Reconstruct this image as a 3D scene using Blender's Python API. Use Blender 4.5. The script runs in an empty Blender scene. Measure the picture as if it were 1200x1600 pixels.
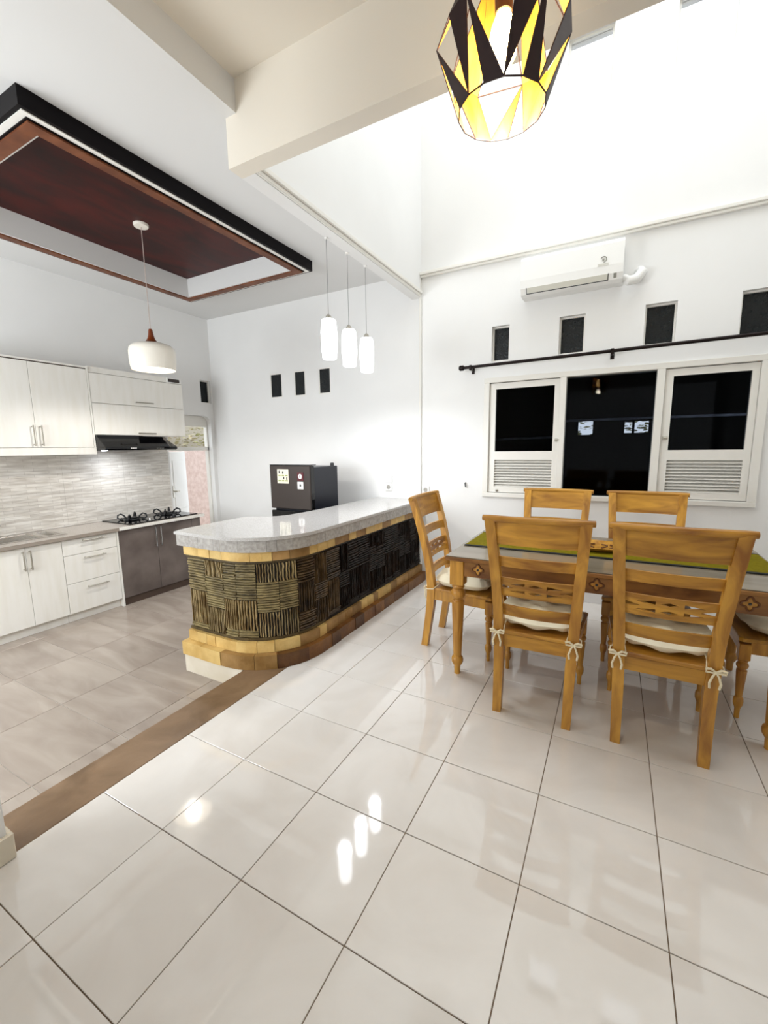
import bpy, bmesh, math, random
from math import sin, cos, pi, radians, atan2, sqrt
from mathutils import Vector, Matrix
random.seed(7)
S = bpy.context.scene
COL = S.collection

# ------------------------------------------------------------------ camera, world, light, exposure
cd = bpy.data.cameras.new('camera')
cam = bpy.data.objects.new('camera', cd); COL.objects.link(cam)
cam.location = (1.3871, -0.4209, 1.3796)
cam.rotation_euler = (1.4204, 0.0133, 0.4917)
cd.sensor_width = 36.0
cd.lens = 666.836 / 1600 * 36.0
cd.clip_start = 0.02
S.camera = cam
S.view_settings.view_transform = 'Standard'
S.view_settings.look = 'None'
S.view_settings.gamma = 1.0
S.view_settings.exposure = 0.07
try: S.view_settings.use_curve_mapping = False
except Exception: pass

W = bpy.data.worlds.new('sky'); S.world = W; W.use_nodes = True
bg = W.node_tree.nodes['Background']
bg.inputs[0].default_value = (0.88, 0.945, 1.0, 1); bg.inputs[1].default_value = 2.1

def light(name, kind, loc, energy, color=(1, 1, 1), rot=(0, 0, 0), size=(1, 1), radius=.05, spot=None):
    l = bpy.data.lights.new(name, kind); l.energy = energy; l.color = color
    if kind == 'AREA':
        l.shape = 'RECTANGLE'; l.size, l.size_y = size
    elif kind in ('POINT', 'SPOT'):
        l.shadow_soft_size = radius
    if spot: l.spot_size, l.spot_blend = spot
    o = bpy.data.objects.new(name, l); COL.objects.link(o)
    o.location = loc; o.rotation_euler = rot
    return o
light('skylight_daylight', 'AREA', (1.5, 2.5, 5.45), 39, (.89, .95, 1), (0, 0, 0), (3.0, 1.7))
light('terrace_daylight', 'AREA', (1.6, -3.3, 1.5), 18, (.89, .95, 1), (radians(90), 0, 0), (3.0, 2.2))  # unseen area lamp added to brighten the near dining floor
light('kitchen_daylight', 'AREA', (-2.0, -1.42, 1.5), 92, (.89, .95, 1), (radians(90), 0, 0), (1.8, 1.4))  # unseen fill lamp added to brighten the kitchen

# ------------------------------------------------------------------ materials
def lin(h):
    h = h.lstrip('#'); c = [int(h[i:i + 2], 16) / 255 for i in (0, 2, 4)]
    return tuple(x / 12.92 if x <= .04045 else ((x + .055) / 1.055) ** 2.4 for x in c) + (1,)
def mat(name, col, rough=.5, metal=0, spec=.5, col2=None, scale=6, detail=4, stretch=(1, 1, 1), bump=0, bscale=None,
        emit=None, estr=0, trans=0, ior=1.45, ramp=(.35, .65), rand=0, coat=0, dist=0):
    m = bpy.data.materials.new(name); m.use_nodes = True
    nt = m.node_tree; N = nt.nodes; L = nt.links; b = N['Principled BSDF']
    b.inputs['Base Color'].default_value = lin(col); b.inputs['Roughness'].default_value = rough
    b.inputs['Metallic'].default_value = metal; b.inputs['Specular IOR Level'].default_value = spec
    b.inputs['Transmission Weight'].default_value = trans; b.inputs['IOR'].default_value = ior
    b.inputs['Coat Weight'].default_value = coat
    if emit: b.inputs['Emission Color'].default_value = lin(emit); b.inputs['Emission Strength'].default_value = estr
    if col2 or bump or rand:
        tc = N.new('ShaderNodeTexCoord'); mp = N.new('ShaderNodeMapping'); mp.inputs['Scale'].default_value = stretch
        L.new(tc.outputs['Object'], mp.inputs[0]); vec = mp.outputs[0]
        oi = N.new('ShaderNodeObjectInfo')
        if rand:
            ad = N.new('ShaderNodeVectorMath'); ad.operation = 'ADD'; mu = N.new('ShaderNodeMath'); mu.operation = 'MULTIPLY'
            mu.inputs[1].default_value = 37.0; L.new(oi.outputs['Random'], mu.inputs[0]); L.new(vec, ad.inputs[0]); L.new(mu.outputs[0], ad.inputs[1]); vec = ad.outputs[0]
        nz = N.new('ShaderNodeTexNoise'); nz.inputs['Scale'].default_value = scale; nz.inputs['Detail'].default_value = detail
        nz.inputs['Distortion'].default_value = dist; L.new(vec, nz.inputs[0])
        out = None
        if col2:
            r = N.new('ShaderNodeValToRGB'); r.color_ramp.elements[0].position, r.color_ramp.elements[1].position = ramp
            r.color_ramp.elements[0].color = lin(col); r.color_ramp.elements[1].color = lin(col2)
            L.new(nz.outputs[0], r.inputs[0]); out = r.outputs[0]
        if rand:
            hs = N.new('ShaderNodeHueSaturation'); mr = N.new('ShaderNodeMapRange'); mr.inputs[3].default_value = 1 - rand; mr.inputs[4].default_value = 1 + rand
            L.new(oi.outputs['Random'], mr.inputs[0]); L.new(mr.outputs[0], hs.inputs['Value'])
            if out: L.new(out, hs.inputs['Color'])
            else: hs.inputs['Color'].default_value = lin(col)
            out = hs.outputs[0]
        if out: L.new(out, b.inputs['Base Color'])
        if bump:
            n2 = N.new('ShaderNodeTexNoise'); n2.inputs['Scale'].default_value = bscale or scale * 4; n2.inputs['Detail'].default_value = 5
            L.new(vec, n2.inputs[0]); bp = N.new('ShaderNodeBump'); bp.inputs['Strength'].default_value = bump; bp.inputs['Distance'].default_value = .01
            L.new(n2.outputs[0], bp.inputs['Height']); L.new(bp.outputs[0], b.inputs['Normal'])
    return m

M = {}
M['wall'] = mat('white_wall_paint', '#efeeec', .6, col2='#ebeae8', scale=1.5)
M['ceil'] = mat('ceiling_paint', '#e1e0de', .7)
M['ceilwarm'] = mat('cream_ceiling_paint', '#eae2d4', .7)  # warm lamp light is put into this ceiling and beam colour
M['trim'] = mat('white_gloss_paint', '#ece9e2', .35)
M['tile'] = mat('white_marble_tile', '#e8e3dd', .05, col2='#dbd4cc', scale=2.6, detail=6, dist=1.2, ramp=(.3, .75), rand=.025, spec=.8, coat=.5)
M['grout'] = mat('dark_grout', '#7d6a55', .8)
M['ktile'] = mat('taupe_stone_tile', '#aca094', .2, col2='#988b80', scale=1.6, detail=6, stretch=(1, 4, 1), dist=.8, rand=.03, spec=.4)
M['kgrout'] = mat('pale_kitchen_grout', '#c9c1b6', .8)
M['strip'] = mat('brown_stone_strip', '#8d7257', .3, col2='#6f563d', scale=4, detail=7, dist=.6, bump=.2)
M['teak'] = mat('teak_wood', '#d39c40', .34, col2='#915d24', scale=4, detail=9, stretch=(5, 5, .7), dist=.7, ramp=(.32, .72), rand=.08, bump=.06, bscale=40)
M['teakrail'] = mat('teak_wood_along', '#cf983a', .34, col2='#8c5a21', scale=4, detail=9, stretch=(.8, 5, 5), dist=.7, ramp=(.32, .72), rand=.08, bump=.06, bscale=40)
M['teakdark'] = mat('aged_teak', '#9a6a30', .4, col2='#683f18', scale=3, detail=8, stretch=(.7, 2.2, 2.2), dist=1.4, bump=.08, bscale=40)
M['tabletop'] = mat('glass_covered_table_wood', '#857a69', .10, spec=.3, col2='#746a59', scale=3, stretch=(.5, 3, 1), detail=6)
M['brownflower'] = mat('dark_carved_teak', '#6a401c', .5)
M['cushion'] = mat('cream_cotton', '#f8eed2', .9, spec=.1, bump=.15, bscale=120)
M['ribbon'] = mat('cream_ribbon', '#efe3c4', .8, spec=.1)
M['green'] = mat('olive_green_cloth', '#7b6f0d', .85, col2='#6d620a', scale=60, spec=.1)
M['black'] = mat('black_cloth', '#0c0c0e', .7)
M['granite'] = mat('pale_granite', '#c9c6c3', .07, col2='#aeaaa6', scale=160, detail=3, ramp=(.3, .7), spec=.5)
M['fascia'] = mat('grey_granite_fascia', '#b4afa9', .2, col2='#8f8a84', scale=45, detail=6, ramp=(.3, .75), rand=.05)
M['sand'] = mat('yellow_sandstone', '#dcbc78', .5, col2='#c09a56', scale=7, detail=6, rand=.12, bump=.3, bscale=60)
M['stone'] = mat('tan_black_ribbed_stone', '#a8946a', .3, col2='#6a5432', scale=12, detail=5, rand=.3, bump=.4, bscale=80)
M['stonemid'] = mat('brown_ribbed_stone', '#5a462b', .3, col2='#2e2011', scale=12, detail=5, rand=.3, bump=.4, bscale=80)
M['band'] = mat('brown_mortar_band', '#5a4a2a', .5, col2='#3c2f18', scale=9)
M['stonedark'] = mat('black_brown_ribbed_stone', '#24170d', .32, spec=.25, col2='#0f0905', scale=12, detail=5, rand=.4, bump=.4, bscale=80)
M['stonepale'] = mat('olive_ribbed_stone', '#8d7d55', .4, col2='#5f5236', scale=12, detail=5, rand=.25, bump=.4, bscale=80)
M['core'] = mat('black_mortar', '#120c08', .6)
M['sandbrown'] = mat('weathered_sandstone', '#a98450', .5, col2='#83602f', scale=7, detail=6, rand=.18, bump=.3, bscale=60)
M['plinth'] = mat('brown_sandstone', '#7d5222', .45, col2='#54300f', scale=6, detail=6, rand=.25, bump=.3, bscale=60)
M['whitetile'] = mat('cream_step_tile', '#e2d9c8', .25, col2='#d6cbb6', scale=5)
M['cab'] = mat('white_ash_laminate', '#f0ede6', .4, col2='#eae6dc', scale=3, detail=6, stretch=(6, 6, .8), ramp=(.4, .7))
M['cabdark'] = mat('grey_concrete_laminate', '#7c716b', .35, col2='#5b514c', scale=4, detail=5, ramp=(.3, .7))
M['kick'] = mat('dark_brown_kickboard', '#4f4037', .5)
M['worktop'] = mat('beige_quartz', '#b9b0a6', .2, col2='#a79d92', scale=90)
M['worktopedge'] = mat('grey_worktop_edge', '#9a8f84', .3)
M['steel'] = mat('brushed_steel', '#c9c5bf', .25, metal=1)
M['chrome'] = mat('chrome', '#e0dfdd', .08, metal=1)
M['satin'] = mat('satin_nickel', '#b8b3a8', .35, metal=1)
M['blackgloss'] = mat('black_gloss', '#050507', .06, spec=.5)
M['blackiron'] = mat('black_cast_iron', '#0b0b0d', .45)
M['fridge'] = mat('dark_steel_door', '#4a4340', .28, metal=.55)
M['fridgeside'] = mat('black_navy_metal', '#0b0f1c', .35)
M['plastic'] = mat('white_plastic', '#f3f2ef', .35)
M['plasticgrey'] = mat('grey_plastic', '#9a988f', .4)
M['flap'] = mat('vent_flap_plastic', '#dcdacf', .4)
M['rod'] = mat('dark_bronze_rod', '#1c1210', .3, metal=.6)
M['mahog'] = mat('dark_mahogany', '#4a0d03', .4, spec=.2, col2='#220502', scale=2.2, detail=7, stretch=(2.5, 1, 1), dist=.8, ramp=(.3, .7))
M['mould'] = mat('brown_moulding', '#7d4a2e', .45, spec=.3, col2='#5f341f', scale=8, detail=5)
M['mouldblack'] = mat('ebony_moulding', '#070306', .45, spec=.15)
M['lampwood'] = mat('lamp_walnut', '#7d3a16', .35, col2='#5e2609', scale=8, stretch=(1, 1, .2))
M['lampcream'] = mat('cream_enamel', '#ece6da', .25)
M['cord'] = mat('pale_cord', '#b9a9a0', .6)
M['cordgrey'] = mat('grey_wire', '#8c8a88', .5)
M['shadeout'] = mat('dark_brown_veneer', '#3c2523', .5, col2='#2e1b1c', scale=10)
M['shadein'] = mat('golden_veneer', '#cf9d3c', .5, col2='#a9781f', scale=4, detail=6, stretch=(6, 6, .6))
M['bulb'] = mat('warm_bulb', '#ffffff', .3, emit='#ffd48a', estr=32)
M['glowwhite'] = mat('glowing_opal_glass', '#ffffff', .3, emit='#f4f9ff', estr=5.5)
M['glowwarm'] = mat('glowing_diffuser', '#ffffff', .3, emit='#fff0d6', estr=2.2)
M['led'] = mat('hood_led', '#ffffff', .3, emit='#eef4ff', estr=20)
M['glass'] = mat('dark_tinted_glass', '#8d929a', .015, trans=1, ior=1.125, spec=.5)
M['frosted'] = mat('frosted_door_glass', '#ffffff', .7, trans=.85, ior=1.2)
M['clear'] = mat('clear_glass', '#ffffff', .0, trans=1, ior=1.1)
M['obscure'] = mat('textured_dark_glass', '#141a1c', .2, col2='#0a0e10', scale=30, bump=.5, bscale=70, spec=.35)
M['night'] = mat('dark_carport_wall', '#0b0b0c', .9, spec=.05)
M['pipe'] = mat('pale_rail', '#d4d8ea', .5, col2='#9a9cb0', scale=9)
M['pink'] = mat('pink_rough_plaster', '#cfbab1', .9, col2='#c0a79d', scale=14, detail=8, bump=1.0, bscale=25)
M['leaf'] = mat('hedge_leaf', '#a9aa70', .5, col2='#dccfae', scale=3)
M['yard'] = mat('yard_concrete', '#d6cec2', .9)
M['paper'] = mat('cream_paper', '#e8e1cf', .7)
M['papergreen'] = mat('green_print', '#9aa25a', .7)
M['maroon'] = mat('maroon_magnet', '#5a2026', .5)
M['white'] = mat('plain_white', '#f4f2ee', .5)
M['ink'] = mat('dark_ink', '#3a3a3c', .6)
M['red'] = mat('red_plastic', '#a1121a', .4)
M['socketgrey'] = mat('socket_face', '#aaa69e', .4)

def backsplash_mat():
    m = bpy.data.materials.new('grey_strip_mosaic'); m.use_nodes = True
    nt = m.node_tree; N = nt.nodes; L = nt.links; b = N['Principled BSDF']; b.inputs['Roughness'].default_value = .25
    g = N.new('ShaderNodeNewGeometry'); sp = N.new('ShaderNodeSeparateXYZ'); cb = N.new('ShaderNodeCombineXYZ')
    L.new(g.outputs['Position'], sp.inputs[0]); L.new(sp.outputs[1], cb.inputs[0]); L.new(sp.outputs[2], cb.inputs[1])
    br = N.new('ShaderNodeTexBrick'); br.offset = .37; br.inputs['Scale'].default_value = 1
    br.inputs['Brick Width'].default_value = .19; br.inputs['Row Height'].default_value = .028; br.inputs['Mortar Size'].default_value = .0012
    br.inputs['Color1'].default_value = lin('#e2ddd5'); br.inputs['Color2'].default_value = lin('#cfc9c1'); br.inputs['Mortar'].default_value = lin('#bab3ab')
    L.new(cb.outputs[0], br.inputs[0])
    nz = N.new('ShaderNodeTexNoise'); nz.inputs['Scale'].default_value = 5; nz.inputs['Detail'].default_value = 5
    mp = N.new('ShaderNodeMapping'); mp.inputs['Scale'].default_value = (1.2, 9, 1); L.new(cb.outputs[0], mp.inputs[0]); L.new(mp.outputs[0], nz.inputs[0])
    mx = N.new('ShaderNodeMixRGB'); mx.blend_type = 'MULTIPLY'; mx.inputs[0].default_value = .55
    r = N.new('ShaderNodeValToRGB'); r.color_ramp.elements[0].position = .35; r.color_ramp.elements[0].color = lin('#cbc4bc'); r.color_ramp.elements[1].position = .6; r.color_ramp.elements[1].color = (1, 1, 1, 1)
    L.new(nz.outputs[0], r.inputs[0]); L.new(br.outputs[0], mx.inputs[1]); L.new(r.outputs[0], mx.inputs[2]); L.new(mx.outputs[0], b.inputs['Base Color'])
    bp = N.new('ShaderNodeBump'); bp.inputs['Strength'].default_value = .5; bp.inputs['Distance'].default_value = .004
    L.new(br.outputs[0], bp.inputs['Height']); L.new(bp.outputs[0], b.inputs['Normal'])
    return m
M['mosaic'] = backsplash_mat()

# ------------------------------------------------------------------ helpers
def new(): return bmesh.new()
def box(bm, x0, x1, y0, y1, z0, z1, bev=0):
    r = bmesh.ops.create_cube(bm, size=1)
    vs = r['verts']
    for v in vs:
        v.co = Vector(((x0 + x1) / 2 + v.co.x * (x1 - x0), (y0 + y1) / 2 + v.co.y * (y1 - y0), (z0 + z1) / 2 + v.co.z * (z1 - z0)))
    if bev:
        es = list({e for v in vs for e in v.link_edges})
        bmesh.ops.bevel(bm, geom=es, offset=bev, segments=1, affect='EDGES', profile=.5)
    return vs
def bx(*a, bev=0):
    bm = new(); box(bm, *a, bev=bev); return bm
def lathe(bm, prof, cx=0, cy=0, seg=24, mod=None, cap=True):
    rings = []
    for r, z in prof:
        ring = []
        for i in range(seg):
            a = 2 * pi * i / seg
            rr = r if mod is None else r * mod(a, z)
            ring.append(bm.verts.new((cx + rr * cos(a), cy + rr * sin(a), z)))
        rings.append(ring)
    for a, b in zip(rings, rings[1:]):
        for i in range(seg):
            bm.faces.new((a[i], a[(i + 1) % seg], b[(i + 1) % seg], b[i]))
    if cap:
        if prof[0][0] > 1e-4: bm.faces.new(list(reversed(rings[0])))
        if prof[-1][0] > 1e-4: bm.faces.new(rings[-1])
    return bm
def tube(bm, pts, r, seg=8, cap=True):
    pts = [Vector(p) for p in pts]; rings = []
    up = Vector((0, 0, 1)); prevu = None
    for i, p in enumerate(pts):
        t = (pts[min(i + 1, len(pts) - 1)] - pts[max(i - 1, 0)]).normalized()
        u = prevu if prevu else (up if abs(t.z) < .9 else Vector((1, 0, 0)))
        u = (u - t * u.dot(t)).normalized(); prevu = u; w = t.cross(u)
        rr = r[i] if isinstance(r, (list, tuple)) else r
        rings.append([bm.verts.new(p + (u * cos(2 * pi * k / seg) + w * sin(2 * pi * k / seg)) * rr) for k in range(seg)])
    for a, b in zip(rings, rings[1:]):
        for i in range(seg): bm.faces.new((a[i], a[(i + 1) % seg], b[(i + 1) % seg], b[i]))
    if cap: bm.faces.new(list(reversed(rings[0]))); bm.faces.new(rings[-1])
    return bm
def loft(bm, secs):
    """closed sections (lists of points) joined in order and capped"""
    R = [[bm.verts.new(p) for p in s] for s in secs]; n = len(R[0])
    for a, b in zip(R, R[1:]):
        for i in range(n): bm.faces.new((a[i], a[(i + 1) % n], b[(i + 1) % n], b[i]))
    bm.faces.new(list(reversed(R[0]))); bm.faces.new(R[-1])
    return bm
def prism(bm, poly, z0, z1):
    return loft(bm, [[(x, y, z0) for x, y in poly], [(x, y, z1) for x, y in poly]])
def plate(outer, holes, t, bendf=None):
    """flat plate in local x-z with holes, thickness t along +y"""
    bm = new(); es = []
    for lp in [outer] + holes:
        vs = [bm.verts.new((x, 0, z)) for x, z in lp]
        es += [bm.edges.new((vs[i], vs[(i + 1) % len(vs)])) for i in range(len(vs))]
    r = bmesh.ops.triangle_fill(bm, edges=es, use_beauty=True, use_dissolve=False)
    fs = list(bm.faces)
    ex = bmesh.ops.extrude_face_region(bm, geom=fs)
    for v in [g for g in ex['geom'] if isinstance(g, bmesh.types.BMVert)]: v.co.y += t
    if bendf:
        for v in bm.verts: v.co.y += bendf(v.co.x)
    return bm
def grid_wall(axis, a0, a1, u0, u1, v0, v1, holes=()):
    """slab with rectangular openings; axis 0: normal X (u=y, v=z); 1: normal Y (u=x, v=z); 2: normal Z (u=x, v=y)"""
    bm = new()
    us = sorted({u0, u1, *[h[0] for h in holes], *[h[1] for h in holes]}); vs = sorted({v0, v1, *[h[2] for h in holes], *[h[3] for h in holes]})
    us = [u for u in us if u0 <= u <= u1]; vs = [v for v in vs if v0 <= v <= v1]
    solid = lambda i, j: 0 <= i < len(us) - 1 and 0 <= j < len(vs) - 1 and not any(h[0] < (us[i] + us[i + 1]) / 2 < h[1] and h[2] < (vs[j] + vs[j + 1]) / 2 < h[3] for h in holes)
    P = lambda a, u, v: (a, u, v) if axis == 0 else ((u, a, v) if axis == 1 else (u, v, a))
    def q(*p): bm.faces.new([bm.verts.new(x) for x in p])
    for i in range(len(us) - 1):
        for j in range(len(vs) - 1):
            if not solid(i, j): continue
            A, B, Cc, D = us[i], us[i + 1], vs[j], vs[j + 1]
            for a in (a0, a1): q(P(a, A, Cc), P(a, B, Cc), P(a, B, D), P(a, A, D))
            if not solid(i - 1, j): q(P(a0, A, Cc), P(a1, A, Cc), P(a1, A, D), P(a0, A, D))
            if not solid(i + 1, j): q(P(a0, B, Cc), P(a1, B, Cc), P(a1, B, D), P(a0, B, D))
            if not solid(i, j - 1): q(P(a0, A, Cc), P(a1, A, Cc), P(a1, B, Cc), P(a0, B, Cc))
            if not solid(i, j + 1): q(P(a0, A, D), P(a1, A, D), P(a1, B, D), P(a0, B, D))
    bmesh.ops.remove_doubles(bm, verts=bm.verts, dist=1e-5)
    return bm
def tag(o, label=None, cat=None, group=None, kind=None):
    if label: o['label'] = label
    if cat: o['category'] = cat
    if group: o['group'] = group
    if kind: o['kind'] = kind
    return o
def root(name, loc, label, cat, group=None, rz=0, kind=None):
    o = bpy.data.objects.new(name, None); COL.objects.link(o); o.location = loc; o.rotation_euler = (0, 0, rz)
    o.empty_display_size = .1
    return tag(o, label, cat, group, kind)
def wloc(o):
    v = Vector(o.location); p = o.parent
    while p: v = v + Vector(p.location); p = p.parent
    return v
def obj(name, bm, m, parent=None, smooth=False, local=False, m2=None, at=None):
    """one mesh object; coordinates are the world's unless local=True (then they are the parent's)"""
    bmesh.ops.recalc_face_normals(bm, faces=bm.faces)
    off = Vector((0, 0, 0))
    if at is not None: off = Vector(at)
    elif parent is not None and not local: off = wloc(parent)
    if off.length:
        for v in bm.verts: v.co -= off
    me = bpy.data.meshes.new(name)
    for f in bm.faces: f.smooth = smooth
    bm.to_mesh(me); bm.free()
    me.materials.append(M[m] if isinstance(m, str) else m)
    if m2: me.materials.append(M[m2])
    o = bpy.data.objects.new(name, me); COL.objects.link(o)
    if at is not None: o.location = at
    if parent is not None: o.parent = parent
    if smooth:
        try: me.set_sharp_from_angle(angle=radians(38))
        except Exception: pass
    return o
def copy_tree(o, parent=None):
    c = o.copy(); COL.objects.link(c); c.parent = parent
    for ch in o.children: copy_tree(ch, c)
    return c
def struct(name, bm, m, label, cat, **k):
    return tag(obj(name, bm, m, **k), label, cat, kind='structure')

# ------------------------------------------------------------------ the setting
K = -.13                       # kitchen floor lies one low step down
XL = -3.31                     # face of the cabinet wall
YW = 3.6                       # wall with the windows
fl = struct('floor', bx(-.375, 3.4, -3.0, YW, -.12, -.004), 'grout', 'raised dining floor of polished white marbled tiles with dark joints', 'floor')
tile_cache = {}
for i in range(-1, 9):
    for j in range(-5, 9):
        x0, x1 = max(i * .4, -.375) if i >= 0 else -.375, min((i + 1) * .4, 3.4)
        y0, y1 = j * .4, (j + 1) * .4
        if i < 0: x0, x1 = -.375, 0
        if x1 - x0 < .03: continue
        key = round(x1 - x0, 3)
        if key not in tile_cache:
            w = key / 2 - .0016
            o = obj('tile', bx(-w, w, -.1984, .1984, -.012, 0, bev=.0012), 'tile', fl, local=True); tile_cache[key] = o
        else:
            o = tile_cache[key].copy(); COL.objects.link(o); o.parent = fl
        o.location = ((x0 + x1) / 2, (y0 + y1) / 2, random.uniform(-.0004, .0004))
        o.rotation_euler = (random.uniform(-.0012, .0012), random.uniform(-.0012, .0012), 0)
kf = struct('floor', bx(-3.45, -.375, -1.6, 3.6, K - .1, K - .003), 'kgrout', 'lower kitchen floor of large taupe stone tiles', 'floor')
kc = None
for i in range(-4, 1):
    for j in range(-4, 9):
        x1 = -.87 - .6 * (-i) + .6; x0 = x1 - .6
        if i == 0: x0, x1 = -.87, -.6
        y0, y1 = j * .4 - .058, j * .4 + .342
        if x1 > -.8 and i != 0: continue
        w = (x1 - x0) / 2 - .0015
        if i != 0 and kc:
            o = kc.copy(); COL.objects.link(o); o.parent = kf
        else:
            o = obj('tile', bx(-w, w, -.1985, .1985, -.01, 0, bev=.001), 'ktile', kf, local=True)
            if i != 0: kc = o
        o.location = ((x0 + x1) / 2, (y0 + y1) / 2, K)
struct('trim_4', bx(-.6, -.375, .1, 1.5, K - .05, .0006, bev=.004), 'strip', 'brown stone edging strip along the step down to the kitchen floor', 'step edging')
dais = struct('floor', bx(-1.14, -.375, 1.366, YW, K - .05, -.002), 'grout', 'raised step platform that carries the bar counter', 'platform')
obj('tile', bx(-1.14, -.602, 1.356, 1.366, K, 0, bev=.001), 'whitetile', dais)

# wall with windows (wall_back), its upper part in the tall void and the kitchen stretch
small_d = [(.35, .505), (.915, 1.112), (1.53, 1.735), (2.115, 2.33)]
holes = [(x0, x1, 2.135, 2.435) for x0, x1 in small_d] + [(.32, 2.29, .925, 1.97), (.89, 1.205, 4.0, 4.47), (1.6, 1.94, 3.975, 4.45)]
bm = grid_wall(1, YW, YW + .14, -.345, 3.4, K, 5.4, holes)
struct('wall_back', bm, 'wall', 'white wall with the window, small vent panes and air conditioner', 'wall')
small_k = [(-2.3, -2.12), (-1.935, -1.775), (-1.585, -1.425)]
bm = grid_wall(1, YW, YW + .14, -3.45, -.345, K, 3.4, [(x0, x1, 1.98, 2.26) for x0, x1 in small_k])
struct('wall_kitchen_back', bm, 'wall', 'white kitchen wall behind the fridge with three small panes', 'wall')
DY0, DY1, DZ = 2.905, 3.545, 1.81
LEAF = 35
bm = grid_wall(0, XL - .14, XL, -1.6, YW + .14, K, 3.4, [(DY0, DY1, K, DZ), (3.42, 3.58, 1.975, 2.257)])
for cy, sg in ((DY0 + .1, -1), (DY1 - .1, 1)):      # rounded top corners of the doorway
    poly = [(cy + sg * .1, DZ)] + [(cy + sg * .1 * cos(a), DZ - .1 + .1 * sin(a)) for a in [radians(90 - 15 * k) for k in range(7)]]
    loft(bm, [[(XL - .14, y, z) for y, z in poly], [(XL, y, z) for y, z in poly]])
struct('wall_left', bm, 'wall', 'white kitchen wall behind the cabinets with a round cornered doorway', 'wall')
struct('wall_kitchen_front', grid_wall(1, -1.6, -1.48, XL, -.5, K, 3.02), 'wall', 'white kitchen wall behind the camera', 'wall')
struct('wall_void', grid_wall(0, -.432, -.34, 1.43, YW, 2.79, 5.4), 'wall', 'tall bright white wall rising above the bar counter', 'wall')
struct('wall_right', grid_wall(0, 3.3, 3.4, -3.4, YW, 0, 5.4), 'wall', 'white right wall of the dining room out of view', 'wall')
struct('wall_front', grid_wall(1, -3.5, -3.4, -.5, 3.4, 0, 3.2), 'wall', 'white wall behind the camera', 'wall')
st = struct('wall_stub', grid_wall(0, -.5, -.362, -3.4, .085, K, 3.2), 'wall', 'white wall end with skirting at the left edge beside the step', 'wall')
obj('skirting', bx(-.362, -.347, -3.4, .1, .0005, .095, bev=.003), 'whitetile', st)
obj('skirting', bx(-.5, -.362, .0852, .1, .001, .095, bev=.003), 'whitetile', st)
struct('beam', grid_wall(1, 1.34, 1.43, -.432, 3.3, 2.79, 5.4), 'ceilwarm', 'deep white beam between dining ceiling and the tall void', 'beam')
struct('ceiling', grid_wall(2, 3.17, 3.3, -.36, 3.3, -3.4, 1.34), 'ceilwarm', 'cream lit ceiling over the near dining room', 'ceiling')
struct('ceiling', grid_wall(2, 3.02, 3.4, XL, -.36, -1.6, 1.43, [(-2.56, -1.2, .83, 2.80)]), 'ceil', 'lower white ceiling over the near kitchen', 'ceiling')
struct('ceiling', grid_wall(2, 3.02, 3.4, XL, -.432, 1.43, YW, [(-2.56, -1.2, .83, 2.80)]), 'ceil', 'lower white ceiling over the far kitchen', 'ceiling')
struct('ceiling', grid_wall(2, 5.5, 5.6, -.5, 3.4, 1.3, 3.8, [(0, 3.0, 1.6, 3.35)]), 'ceil', 'high roof of the void with a skylight opening', 'ceiling')
struct('trim_1', bx(-.352, -.335, 3.575, YW, 0, 2.96, bev=.003), 'trim', 'thin white conduit strip in the corner above the counter end', 'trim')
bm = new(); box(bm, -.34, 3.3, 3.572, YW, 2.965, 2.985, bev=.003); box(bm, -.34, 3.3, 3.56, YW, 2.985, 3.012, bev=.004)
struct('trim_2', bm, 'trim', 'white horizontal moulding above the air conditioner', 'trim')
bm = new(); box(bm, -.34, -.325, 1.435, 3.57, 2.792, 2.815, bev=.003); box(bm, -.34, -.312, 1.435, 3.57, 2.815, 2.845, bev=.004)
struct('trim_3', bm, 'trim', 'white moulding along the foot of the tall void wall', 'trim')

# high clerestory panes
for n, (x0, x1, z0, z1, w) in enumerate(((.89, 1.205, 4.0, 4.47, 'left'), (1.6, 1.94, 3.975, 4.45, 'right'))):
    r = root('window_%d' % (n + 2), (x0, YW + .07, z0), '%s high bright window pane near the roof of the tall wall' % w, 'window', kind='structure')
    bm = grid_wall(1, YW + .05, YW + .09, x0, x1, z0, z1, [(x0 + .015, x1 - .015, z0 + .015, z1 - .015)])
    obj('window_frame', bm, 'trim', r); obj('pane', bx(x0 + .015, x1 - .015, YW + .068, YW + .072, z0 + .015, z1 - .015), 'clear', r)

# small dark vent panes
def vent_pane(x0, x1, z0, z1, label, dep=.04, side=False):
    r = root('window', (XL - .07, (x0 + x1) / 2, z0) if side else ((x0 + x1) / 2, YW + .07, z0), label, 'small window', 'small dark panes high in the walls', kind='structure')
    r.name = 'window_%d' % vent_pane.n; vent_pane.n += 1
    hole = [(x0 + .012, x1 - .012, z0 + .012, z1 - .012)]
    if side:
        obj('window_frame', grid_wall(0, XL - dep - .06, XL - dep, x0, x1, z0, z1, hole), 'trim', r)
        obj('pane', bx(XL - dep - .03, XL - dep - .022, x0 + .012, x1 - .012, z0 + .012, z1 - .012), 'obscure', r); return
    obj('window_frame', grid_wall(1, YW + dep, YW + dep + .06, x0, x1, z0, z1, hole), 'trim', r)
    p = min(.022, dep * .5)
    obj('pane', bx(x0 + .012, x1 - .012, YW + dep + p, YW + dep + p + .008, z0 + .012, z1 - .012), 'obscure', r)
vent_pane.n = 4
vent_pane(*small_d[0], 2.135, 2.435, 'small dark pane above the left end of the curtain rod')
vent_pane(*small_d[1], 2.135, 2.435, 'small dark pane below the air conditioner')
vent_pane(*small_d[2], 2.135, 2.435, 'small dark pane right of the air conditioner')
vent_pane(*small_d[3], 2.135, 2.435, 'small dark pane cut by the right photo edge above the rod')
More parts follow.
